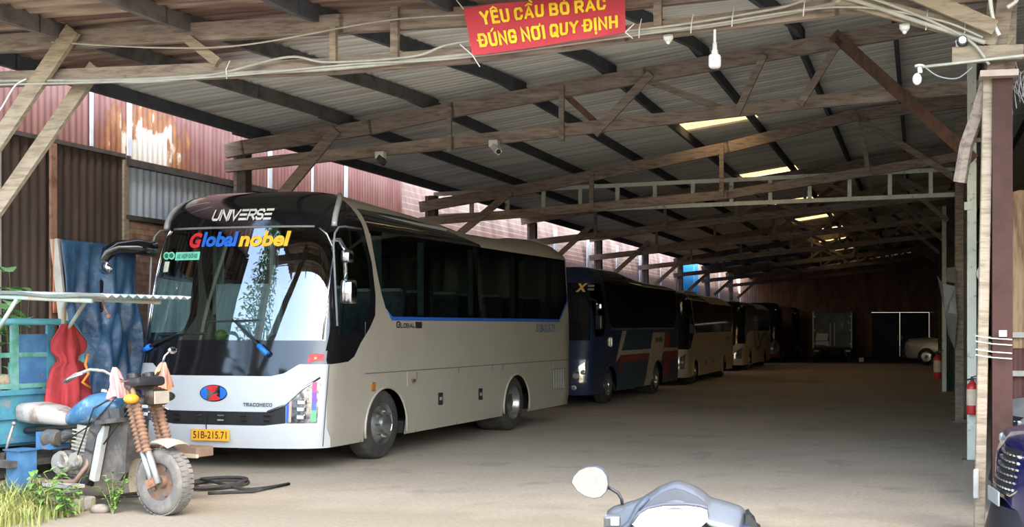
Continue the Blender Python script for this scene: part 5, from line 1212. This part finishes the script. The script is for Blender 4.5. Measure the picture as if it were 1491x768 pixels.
    for x in (-.85, -3.55):
        for s_ in (-1, 1):
            g = MB(); g.lathe([(.2, 0), (.22, -.02), (.30, -.02), (.33, .02), (.335, .1), (.33, .18), (.3, .21), (.2, .21)], (x, s_*.93, .335), (0, -s_, 0), 28); wh = Q('wheel', g, RUBBER)
            g = MB(); g.lathe([(.215, .0), (.2, .03), (.08, .02), (0, .0)], (x, s_*.93, .335), (0, -s_, 0), 20); Q('rim', g, WHEELM, wh, smooth=False)
    for s_ in (-1, 1):
        g = MB(); g.box((-1.55, s_*1.0, 1.12), (.10, .2, .13), bevel=.03); Q('door_mirror', g, paint, smooth=False)
    return c
make_car('car', 'dark blue car with studded grille poking in at the lower right edge', (2.05, 8.0, 0), R(178), M('deep_blue_paint', (.009, .010, .070), .22, coat=.7), .97)
make_car('car', 'silver car nosing in behind the dark blue car at the right edge', (2.70, 10.55, 0), R(182), M('silver_car_paint', (.5, .51, .5), .3, .4, coat=.5))
make_car('car', 'pale car standing far inside on the right before the gate', S(-.55, 51.6), R(180-16), M('champagne_paint', (.5, .46, .38), .3, .3, coat=.5), 1.12)

# ================================================================== BOX TRUCK far inside, seen from behind
tb = thing('box_truck', 'dark box truck parked tail-on at the far end beside the gate', 'truck', S(-4.13, 55.2), 'L', -TH)
def K(nm, g, mat, parent=tb, **k): return part(nm, g, mat, parent, **k)
BOXM = M('truck_box_grey', (.10, .12, .13), .5, c2=(.06, .07, .08), scale=2, c3=(.3, .34, .33), s3=1.4, lo3=.6, hi3=.66)
g = MB(); g.box((0, 1.9, 1.5), (1.88, 3.8, 1.72)); bx = K('cargo_body', g, M('truck_dark', (.04, .05, .06), .5))
for s_ in (-1, 1):
    g = MB(); g.box((s_*.455, -.02, 1.5), (.88, .05, 1.6)); dr = K('rear_door', g, BOXM); g = MB(); g.box((s_*.10, -.06, 1.3), (.03, .04, 1.1)); K('lock_rod', g, STEEL_PALE, dr)
    for z in (.85, 1.5, 2.15):
        g = MB(); g.box((s_*.87, -.055, z), (.10, .03, .06)); K('hinge', g, STEEL_PALE, dr)
    g = MB(); g.box((s_*.92, -.03, 1.5), (.06, .08, 1.74)); K('corner_post', g, STEEL_PALE)
    g = MB(); g.box((s_*.75, -.02, .50), (.22, .05, .10)); K('tail_lamp', g, M('pale_lamp', (.5, .45, .4), .3))
    for y in (.8, 3.9):
        g = MB(); g.lathe([(.18, -.1), (.3, -.11), (.36, -.08), (.37, 0), (.36, .08), (.3, .11), (.18, .1)], (s_*.78, y, .37), (1, 0, 0), 24); wh = K('wheel', g, RUBBER); g = MB(); g.lathe([(0, -.04), (.18, -.06), (.18, .06), (0, .04)], (s_*.78, y, .37), (1, 0, 0), 16); K('rim', g, WHEELM, wh)
g = MB(); g.box((0, 0, .60), (1.8, .1, .12)); g.box((0, 2.3, .56), (.8, 4.5, .16)); K('chassis', g, M('black_chassis', (0, 0, 0)))
g = MB(); g.box((0, 4.55, 1.15), (1.7, 1.4, 1.4), bevel=.15); K('cab', g, M('truck_dark', (0, 0, 0)))
g = MB(); g.prism([(-.80, 1.0), (-.75, 1.35), (-.2, 1.33), (-.25, 1.0)], lambda a, b, d_: Vector((a, -.05-d_, b)), .004); g.prism([(-.80, .8), (-.8, .95), (-.18, .96), (-.15, .72), (-.4, .78)], lambda a, b, d_: Vector((a, -.05-d_, b)), .004); K('white_patch', g, M('patch_white', (.6, .66, .62), .4))

wb = thing('carton', 'small white carton on the floor just right of the box truck', 'carton', S(-2.72, 54.6), 'L', -TH)
g = MB(); g.box((0, 0, .10), (.22, .18, .20), bevel=.01); part('box', g, WHITEPL, wb); g = MB(); g.box((0, 0, .205), (.06, .19, .012)); part('tape', g, M('tape_brown', (.3, .2, .1), .5), wb)

# ================================================================== BANNER
bt = thing('banner', 'red cloth banner with yellow Vietnamese lettering tied to the front truss', 'banner', (-3.2, 9.36, 4.1))
Q00, Q10, Q01, Q11 = Vector((-3.80, 9.36, 4.04)), Vector((-2.44, 9.36, 4.175)), Vector((-3.885, 9.36, 4.445)), Vector((-2.45, 9.36, 4.535))
def ban(a, b, off=0.0):
    p = (Q00*(1-a)+Q10*a)*(1-b)+(Q01*(1-a)+Q11*a)*b
    rip = .012*math.sin(6.5*a+3*b)+.008*math.sin(17*a-5*b)+.006*math.sin(9*(a-b))
    return p+Vector((0, rip-off, -.012*math.sin(PI*a)*(1-b)))
g = MB(); g.grid(lambda a, b: ban(a, b), 60, 16)
def cloth_red():
    m = bpy.data.materials.new('banner_red'); m.use_nodes = True; nt = m.node_tree; n = nt.nodes; L = nt.links; b = n['Principled BSDF']
    b.inputs['Base Color'].default_value = (.9, .09, .13, 1); b.inputs['Roughness'].default_value = .7
    tl = n.new('ShaderNodeBsdfTranslucent'); tl.inputs[0].default_value = (.95, .14, .18, 1); mx = n.new('ShaderNodeMixShader'); mx.inputs[0].default_value = .45
    L.new(b.outputs[0], mx.inputs[1]); L.new(tl.outputs[0], mx.inputs[2]); L.new(mx.outputs[0], n['Material Output'].inputs[0]); return m
bc = part('banner_cloth', g, cloth_red(), bt, True)
YEL = M('banner_yellow', (.95, .66, .02), .6)
def btext(txt, a0, a1, b0, b1):
    g = viet_text(txt, a0, a1, b0, b1)
    bmesh.ops.triangulate(g.bm, faces=g.bm.faces[:])
    bmesh.ops.subdivide_edges(g.bm, edges=[e for e in g.bm.edges if e.calc_length() > .08], cuts=2)
    for v in g.bm.verts: v.co = ban(v.co.x, v.co.y, .012)
    part('lettering', g, YEL, bt, label='yellow lettering')
btext('YÊU CẦU BỎ RÁC', .10, .885, .60, .88)
btext('ĐÚNG NƠI QUY ĐỊNH', .06, .955, .14, .43)
for a, b, du, dz in ((0, 1, -.10, .12), (0, 0, -.12, .10), (1, 0, .07, .07), (1, 0, .06, -.05), (0, .0, .06, -.10)):
    p = ban(a, b); g = MB(); g.tube([p, p+Vector((du, .02, dz))], .005, 5); part('tie_cord', g, WHITEPL, bt)

# ================================================================== CABLES along the front truss
def curve_pts(P_, n=8):
    out = []
    for i in range(len(P_)-1):
        p0, p1, p2, p3 = (Vector(P_[max(i-1, 0)]), Vector(P_[i]), Vector(P_[i+1]), Vector(P_[min(i+2, len(P_)-1)]))
        for j in range(n):
            t = j/n; out.append(.5*((2*p1)+(p2-p0)*t+(2*p0-5*p1+4*p2-p3)*t*t+(3*p1-p0-3*p2+p3)*t**3))
    return out+[Vector(P_[-1])]
CAB = M('pale_cable', (.42, .40, .35), .6)
cb_ = thing('cable_run', 'bundle of pale cables strung along the front truss under the banner', 'cable', (-4, 9.5, 4.0))
for P_, r in (([(-9.5, 9.50, 4.02), (-8.6, 9.50, 4.02), (-7.2, 9.50, 3.98), (-6.0, 9.5, 4.0), (-5.1, 9.5, 4.01), (-3.9, 9.5, 4.08), (-2.5, 9.5, 4.19), (-1.7, 9.5, 4.24), (-.75, 9.5, 4.36), (-.6, 9.46, 4.40), (.0, 9.44, 4.17), (.52, 9.44, 3.98)], .020),
              ([(-9.5, 9.48, 4.04), (-8.0, 9.48, 4.0), (-7.0, 9.47, 3.95), (-6.3, 9.48, 4.0), (-5.6, 9.47, 4.12), (-5.2, 9.48, 4.06), (-4.4, 9.48, 4.08), (-3.9, 9.48, 4.19), (-2.4, 9.48, 4.22), (-1.2, 9.47, 4.34), (-.6, 9.44, 4.44), (.3, 9.42, 4.06), (.55, 9.43, 3.8)], .012),
              ([(-9.5, 9.47, 4.0), (-7.4, 9.46, 3.96), (-6.2, 9.46, 3.97), (-5.0, 9.47, 4.03), (-3.9, 9.47, 4.05), (-2.0, 9.47, 4.21), (-.7, 9.46, 4.33), (.1, 9.43, 4.19), (.5, 9.43, 4.02)], .010),
              ([(-8.0, 9.47, 4.36), (-6.9, 9.47, 4.26), (-6.0, 9.47, 4.25), (-4.7, 9.46, 4.40), (-3.9, 9.46, 4.42)], .008)):
    g = MB(); g.tube(curve_pts(P_), r, 7); part('cable', g, CAB, cb_, True)
for u, z in ((-6.2, 4.0), (-2.35, 4.2), (-1.9, 4.22), (-1.55, 4.26), (-.95, 4.32), (.05, 4.16), (.35, 4.06)):
    g = MB(); g.tube([(u, 9.47, z-.05), (u+.01, 9.445, z+.03), (u+.015, 9.5, z+.12)], .005, 5); part('cable_tie', g, WHITEPL, cb_)
lw = thing('loose_wire', 'loose white wire looping down at the left of the shed mouth', 'wire', (-8.6, 9.45, 3.6))
g = MB(); g.tube(curve_pts([(-8.25, 9.45, 4.02), (-8.38, 9.45, 3.95), (-8.55, 9.45, 3.72), (-8.75, 9.45, 3.62)]), .008, 6); part('wire', g, WHITEPL, lw, True)
lw = thing('conduit_tube', 'cut white plastic conduit dangling above the brown post', 'conduit', (.62, 9.4, 4.0))
g = MB(); g.tube(curve_pts([(.55, 9.42, 4.55), (.56, 9.42, 4.3), (.59, 9.42, 4.12), (.63, 9.42, 4.03)]), .017, 8); part('tube', g, WHITEPL, lw, True)
g = MB(); g.tube(curve_pts([(.80, 9.42, 4.4), (.76, 9.42, 4.3), (.69, 9.42, 4.25)]), .017, 8); part('tube', g, WHITEPL, lw, True)
lw = thing('wire_tangle', 'tangle of thin grey wires behind the head of the brown post', 'wire', (.8, 9.6, 3.5))
for j in range(5):
    g = MB(); x = .66+.03*j; g.tube(curve_pts([(x-.1, 9.78, 4.2+.05*j), (x, 9.76, 3.9), (x+.10, 9.74, 3.66-.04*j), (x+.13, 9.74, 3.8), (x+.08, 9.76, 3.72), (x+.10, 9.76, 3.45+.05*j)]), .005, 5); part('wire', g, M('grey_wire', (.3, .3, .3), .6), lw, True)

# ================================================================== LAMPS, CAMERAS, EXTINGUISHERS
lp = thing('hanging_bulb', 'large white bulb hanging under the front truss right of the banner', 'lamp', (-1.7, 9.5, 3.87))
g = MB(); g.tube([(-1.7, 9.5, 4.2), (-1.7, 9.5, 4.08)], .012, 8); part('cord', g, WHITEPL, lp)
g = MB(); g.lathe([(.0, .225), (.018, .22), (.022, .16), (.028, .15), (.03, .12)], (-1.7, 9.5, 3.87), (0, 0, 1), 16); part('socket', g, WHITEPL, lp, True)
g = MB(); g.lathe([(0, .0), (.035, .004), (.05, .018), (.053, .04), (.053, .10), (.046, .115), (.03, .122), (.024, .13)], (-1.7, 9.5, 3.87), (0, 0, 1), 20); part('bulb', g, M('bulb_white', (.85, .85, .85), .3), lp, True)
lp = thing('arm_lamp', 'small white bulb on a pale rod reaching left from the brown post', 'lamp', (.03, 9.42, 3.7))
g = MB(); g.tube([(.02, 9.42, 3.80), (.95, 9.40, 3.865)], .012, 8); part('rod', g, M('pale_rod', (.5, .5, .42), .5), lp, True)
g = MB(); g.lathe([(0, 0), (.04, .0), (.04, .015), (0, .02)], (.0, 9.42, 3.80), (0, 0, 1), 14); g.lathe([(.018, 0), (.02, -.05)], (.0, 9.42, 3.80), (-.1, 0, 1), 10); part('holder', g, WHITEPL, lp)
g = MB(); g.ball((-.02, 9.41, 3.70), (.038, .038, .05), 14); part('bulb', g, M('bulb_white', (0, 0, 0)), lp, True)
g = MB(); g.tube(curve_pts([(.04, 9.42, 3.80), (.15, 9.42, 3.72), (.3, 9.43, 3.70), (.42, 9.45, 3.79)]), .006, 6); part('flex', g, M('grey_wire', (0, 0, 0)), lp, True)
for lab_, u, v, z in (('bare bulb hanging below the truss just right of the banner end', -2.1, 9.5, 4.14), ('round white holder on the brace above the arm lamp', -.12, 9.42, 4.12)):
    lp = thing('bulb_holder', lab_, 'lamp', (u, v, z)); g = MB(); g.lathe([(0, -.02), (.03, -.02), (.042, 0), (.042, .03), (0, .03)], (u, v, z), (0, -.5, 1), 16); part('holder', g, WHITEPL, lp)
    g = MB(); g.ball((u, v-.005, z-.03), .02, 10); part('bulb', g, M('bulb_white', (0, 0, 0)), lp, True)
lp = thing('round_lamp', 'round metal lamp with pale lens under the post-head timbers', 'lamp', (.33, 9.4, 3.9)); g = MB(); g.lathe([(0, 0), (.04, 0), (.045, .06), (0, .07)], (.34, 9.40, 4.0), (0, 1, 0), 18); part('shell', g, BLACKPL, lp); g = MB(); g.lathe([(0, -.008), (.028, -.006), (.03, 0)], (.34, 9.40, 4.0), (0, 1, 0), 16); part('lens', g, CHROME, lp)
lp = thing('insulator_cap', 'white ceramic cap standing on the cross block of the right post', 'insulator', (.32, 9.5, 3.96)); g = MB(); g.lathe([(0, .06), (.034, .06), (.036, .045), (.03, .04), (.03, 0), (0, 0)], (.32, 9.5, 3.96), (0, 0, 1), 16); part('cap', g, WHITEPL, lp)
for lab_, u, z, m_ in (('white security camera under the second truss, left of its middle', -5.59, 4.08, WHITEPL), ('dark-lensed security camera under the second truss above the white coach roof', -7.22, 3.97, WHITEPL)):
    ca = thing('security_camera', lab_, 'camera', (u, 14.55, z-.08)); g = MB(); g.box((u-.02, 14.58, z+.06), (.13, .10, .10), bevel=.012); part('mount', g, m_, ca)
    g = MB(); g.tube([(u, 14.55, z+.04), (u+.02, 14.52, z)], .02, 8); g.beam((u-.02, 14.56, z+.02), (u+.10, 14.42, z-.07), .075, .075); part('body', g, m_ if u > -6 else GRIME, ca); g = MB(); g.ball((u+.10, 14.42, z-.07), .033, 10); part('lens', g, BLACKPL, ca)
bl = thing('bulb_holder', 'white lamp fitting fixed low on the green steel post', 'lamp', (.73, 14.55, 2.3)); g = MB(); g.ball((.75, 14.55, 2.35), (.06, .05, .09), 10); g.ball((.79, 14.53, 2.44), (.04, .03, .05), 8); part('bulb', g, WHITEPL, bl, True); g = MB(); g.tube([(.76, 14.6, 2.42), (.86, 14.6, 2.56)], .01, 6); part('holder', g, WHITEPL, bl)
def extinguisher(label, u, v, z, k):
    e = thing('fire_extinguisher', label, 'fire extinguisher', (u, v, z), )
    def L_(prof): return [(a*k, b*k) for a, b in prof]
    g = MB(); g.lathe(L_([(0, 0), (.066, 0), (.07, .02), (.07, .33), (.062, .37), (.03, .40), (.02, .42)]), (u, v, z), (0, 0, 1), 22); part('cylinder', g, REDPAINT, e, True)
    g = MB(); g.lathe(L_([(.0712, .115), (.0712, .315)]), (u, v, z), (0, 0, 1), 22); part('label_band', g, M('faded_label', (.62, .5, .36), .7, c2=(.7, .62, .5), scale=9), e, True, label='faded cream label')
    g = MB(); g.lathe(L_([(.0, .42), (.022, .42), (.022, .45), (0, .46)]), (u, v, z), (0, 0, 1), 12); g.beam((u-.02*k, v, z+.46*k), (u+.10*k, v-.02*k, z+.49*k), .018*k, .014*k); g.beam((u-.02*k, v, z+.445*k), (u+.09*k, v-.02*k, z+.45*k), .018*k, .012*k); part('valve', g, BLACKPL, e)
    g = MB(); g.tube(curve_pts([(u-.02*k, v, z+.44*k), (u-.10*k, v-.02*k, z+.40*k), (u-.095*k, v-.03*k, z+.25*k), (u-.085*k, v-.03*k, z+.12*k)]), .010*k, 7); part('hose', g, BLACKPL, e, True)
    return e
extinguisher('red fire extinguisher with faded label hung on the pale green post', .645, 14.56, .60, 1.0)
extinguisher('distant red fire extinguisher by the slim white post', .45, 29.75, .35, 1.5)

# ================================================================== TARP, POLE, PLANTS, HOSE, ODDS AND ENDS
pl_ = thing('tarp_rail', 'pale leaning pole with rail holding up the blue tarpaulin', 'pole', (-7.4, 12.95, 0), 'W')
g = MB(); g.beam((-7.30, 13.1, 0), (-7.62, 13.16, 2.70), .05, .085); part('pole', g, M('pale_pole', (.55, .52, .47), .7), pl_); g = MB(); g.beam((-7.64, 13.16, 2.655), (-7.25, 14.2, 2.655), .04, .04); part('rail', g, WOOD, pl_)
g = MB(); g.beam((-7.27, 14.15, 2.66), (-7.27, 14.15, 0), .05, .05); part('pole', g, WOOD_DARK, pl_)
def tarp(s_):
    def f(a, b):
        h = 2.35*(1-.06*a)
        fold = (.05*math.sin(11*a+2.2*b+.8*math.sin(4*b))+.035*math.sin(23*a-4*b+1.5*math.sin(7*b))+.018*math.sin(41*a+9*b))*min(1, .25+b*2.5)+.03*abs(math.sin(9*b+5*a))*b
        p = Vector((-7.58, 13.16, 0)).lerp(Vector((-7.22, 14.2, 0)), a)+Vector((.945, -.327, 0))*(.035+.05*b+fold)
        return Vector((p.x, p.y+.05*b*(a-.3), 2.69-h*b))
    return f
g = MB(); g.grid(tarp(-1), 70, 50); tp = thing('tarpaulin', 'crumpled blue tarpaulin hung over a rail before the brown sheet wall', 'tarpaulin', (-7.4, 13.7, .3), 'W')
part('blue_sheet', g, M('tarp_blue', (.03, .085, .17), .45, c2=(.015, .04, .09), scale=3.5, c3=(.13, .2, .28), s3=6, lo3=.62, hi3=.75, bump=.9, bscale=9), tp, True, solid=.006)
g = MB(); g.grid(lambda a, b: Vector((-7.62+.07*a*(.4+.6*math.sin(PI*min(1, b+.25))), 13.12+.10*a, 2.70-.85*b)), 6, 12); part('orange_edge', g, M('tarp_orange', (.55, .2, .1), .6), tp, True, solid=.006, label='orange underside of the tarpaulin')

def leaf(g, base, d, ln, wd, droop=.3, mi=0):
    d = Vector(d).normalized(); s_ = d.cross(Vector((0, 0, 1)));
    if s_.length < .1: s_ = Vector((1, 0, 0))
    s_.normalize(); n_ = s_.cross(d); rows = []
    for i in range(6):
        t = i/5; c = Vector(base)+d*ln*t-Vector((0, 0, 1))*droop*ln*t*t; w_ = wd*math.sin(PI*(t*.86+.09))**.8*(1-.3*t)
        rows.append([g.bm.verts.new(c+s_*w_+n_*w_*.25), g.bm.verts.new(c), g.bm.verts.new(c-s_*w_+n_*w_*.25)])
    for A, B in zip(rows, rows[1:]):
        for k in range(2): g.bm.faces.new((A[k], A[k+1], B[k+1], B[k]))
LEAF = M('leaf_green', (.10, .22, .04), .6, c2=(.18, .30, .06), scale=6); LEAF2 = M('broad_leaf_green', (.14, .3, .10), .5, c2=(.2, .38, .14), scale=5); STEM = M('stem_green', (.16, .2, .06), .7)
def plant(name, label, loc, h, n, ln, wd, seed, mat=LEAF, spread=.35, stems=5):
    t = thing(name, label, 'plant', loc, 'L', 0); rnd = random.Random(seed)
    gs, gl = MB(), MB()
    for k in range(stems):
        a = rnd.uniform(0, 2*PI); hh = h*rnd.uniform(.6, 1.0); tip = Vector((spread*h*math.cos(a)*rnd.uniform(.3, 1), spread*h*math.sin(a)*rnd.uniform(.3, 1), hh))
        pts = [Vector((0, 0, -.01)), tip*.35+Vector((0, 0, hh*.12)), tip]; pts = curve_pts(pts, 6); gs.tube(pts, [max(.002, .007*(1-i/len(pts))) for i in range(len(pts))], 5)
        for j in range(n):
            p = pts[int((.2+.8*(j+1)/n)*(len(pts)-1))]; b = rnd.uniform(0, 2*PI); leaf(gl, p, (math.cos(b), math.sin(b), rnd.uniform(.1, .8)), ln*rnd.uniform(.6, 1.1), wd*rnd.uniform(.7, 1.1), rnd.uniform(.2, .6))
    part('stems', gs, STEM, t, True); part('leaves', gl, mat, t, True)
gpt = lambda x, y: Vector(((x-CX)/FPX*FPX*EYE/(y-CY), FPX*EYE/(y-CY), 0))
plant('weed', 'bushy small-leaved weed beside the tricycle front wheel', (-5.47, 10.35, 0), .36, 9, .075, .022, 21, spread=.45, stems=9)
plant('weed', 'tall leafy weed in the grass in front of the tricycle engine', (-5.76, 10.15, 0), .42, 7, .12, .034, 22, spread=.5, stems=8)
plant('weed', 'low broad-leaved weed at the foot of the blue tool box', (-6.0, 10.2, 0), .45, 6, .12, .035, 23, spread=.4, stems=7)
plant('shrub', 'broad-leaved shrub against the brown sheets at the left edge', (-7.40, 12.15, 0), 2.42, 6, .32, .12, 24, mat=LEAF2, spread=.07, stems=8)
g = MB(); rnd = random.Random(5)
for i in range(2600):
    x, y = rnd.uniform(-7.2, -5.75), rnd.uniform(9.55, 10.62)
    if x > -6.0 and rnd.random() < .6: continue
    h = rnd.uniform(.10, .36)*(1 if x < -6.1 else .7); a = rnd.uniform(0, 2*PI); b = Vector((x, y, 0)); d_ = Vector((math.cos(a), math.sin(a), 0)); w_ = d_.cross(Vector((0, 0, 1)))*.006
    m_ = b+d_*h*.12+Vector((0, 0, h*.6)); tp_ = b+d_*h*rnd.uniform(.3, .7)+Vector((0, 0, h*rnd.uniform(.8, 1)))
    g._faces([b-w_, b+w_, m_+w_*.8, m_-w_*.8, tp_], [(0, 1, 2, 3), (3, 2, 4)])
part('grass', g, M('dry_grass', (.24, .28, .07), .7, c2=(.36, .33, .12), scale=4, c3=(.14, .2, .05), s3=2), frame='W', kind='stuff', label='yellow-green grass growing in front of the tricycle', cat='grass')
hs = thing('hose', 'black rubber hose lying coiled on the floor before the white coach', 'hose', (-5.2, 12.2, 0), 'W')
pts = []
for i in range(90):
    a = i*.24; rx = .28+.03*math.sin(a*.7); pts.append((-5.30+rx*math.cos(a)+.03*math.sin(a*.31), 12.1+.42*math.sin(a)*(.8+.2*math.cos(a*.4)), .018+.014*((i//26))))
pts += [(-4.98+.06*i, 11.9-.10*i+.02*i*i, .02) for i in range(1, 8)]+[(-4.62-.1*i, 11.65-.03*i, .02) for i in range(1, 6)]
g = MB(); g.tube(pts, .016, 7); part('hose_coil', g, RUBBER, hs, True)
g = MB(); pts = curve_pts([(-6.5, 11.0, .02), (-6.0, 11.3, .02), (-5.7, 11.6, .02), (-5.5, 11.4, .02), (-5.9, 11.2, .035), (-5.4, 11.9, .03)], 8); g.tube(pts, .014, 7); part('hose_tail', g, RUBBER, hs, True)
sl = thing('concrete_slab', 'low dusty concrete slab lying in the grass under the tricycle', 'slab', (-6.5, 10.55, 0), 'W'); g = MB(); g.box((-6.3, 10.62, .06), (1.0, .35, .12), (0, 0, -.3), .02); part('slab', g, M('slab_grey', (.33, .31, .27), .9), sl)
st_ = thing('stone', 'rounded stone lying beside the weeds', 'stone', (-5.62, 10.42, 0), 'W'); g = MB(); g.ball((-5.62, 10.42, .03), (.09, .07, .05), 12); part('rock', g, M('stone_grey', (.25, .22, .19), .9), st_, True)
# torn plastic sheet and rag on the broad column; green bin; bright patch by the truck
rg_ = thing('torn_plastic', 'torn grey plastic sheet hanging on the broad timber column', 'plastic sheet', (.55, 20.5, 1.5))
g = MB(); g.prism([(.40, 2.45), (.62, 2.40), (.66, 1.9), (.60, 1.3), (.50, 1.55), (.44, 1.95), (.30, 2.6)], lambda a, b, d_: Vector((a, 20.58+d_+.04*math.sin(9*b), b)), .012); part('sheet', g, M('film_grey', (.2, .19, .18), .3), rg_)
g = MB(); g.prism([(.45, 2.72), (.62, 2.74), (.64, 2.45), (.47, 2.48)], lambda a, b, d_: Vector((a, 20.56+d_, b)), .012); part('rag', g, M('rag_grey', (.16, .15, .14), .8), rg_)
bn = thing('bin', 'dark green drum standing behind the slim white post', 'drum', (1.0, 30.6, 0)); g = MB(); g.lathe([(0, 0), (.27, 0), (.28, .03), (.28, .5), (.29, .52), (.28, .55), (.28, 1.25), (.29, 1.3), (.26, 1.3), (.25, 1.25), (0, 1.2)], (1.0, 30.6, 0), (0, 0, 1), 24); part('barrel', g, M('bin_green', (.02, .07, .06), .5), bn, True)

# ================================================================== what the windscreen mirrors: a slim tree out in the yard
tr = thing('tree', 'slim leafy tree mirrored in the windscreen of the white coach', 'tree', (-11.9, 7.3, 0), 'W')
g = MB(); g.tube([(-11.9, 7.3, 0), (-11.88, 7.32, 2), (-11.92, 7.28, 4), (-11.9, 7.3, 6.5)], [.13, .11, .08, .03], 8); part('trunk', g, WOOD, tr, True)
g = MB(); rnd = random.Random(9)
for i in range(3600):
    z = 1.2+6.6*rnd.random()**.9; rr = .95*(1-abs((z-3.6)/4.6)**2)**.5*rnd.random()**.5 if abs((z-3.6)/4.6) < 1 else .1; a = rnd.uniform(0, 2*PI); b = rnd.uniform(0, 2*PI)
    leaf(g, (-11.9+rr*math.cos(a), 7.3+rr*math.sin(a), z), (math.cos(b), math.sin(b), rnd.uniform(-.3, .6)), rnd.uniform(.12, .22), .04, .3)
part('foliage', g, LEAF, tr, True)
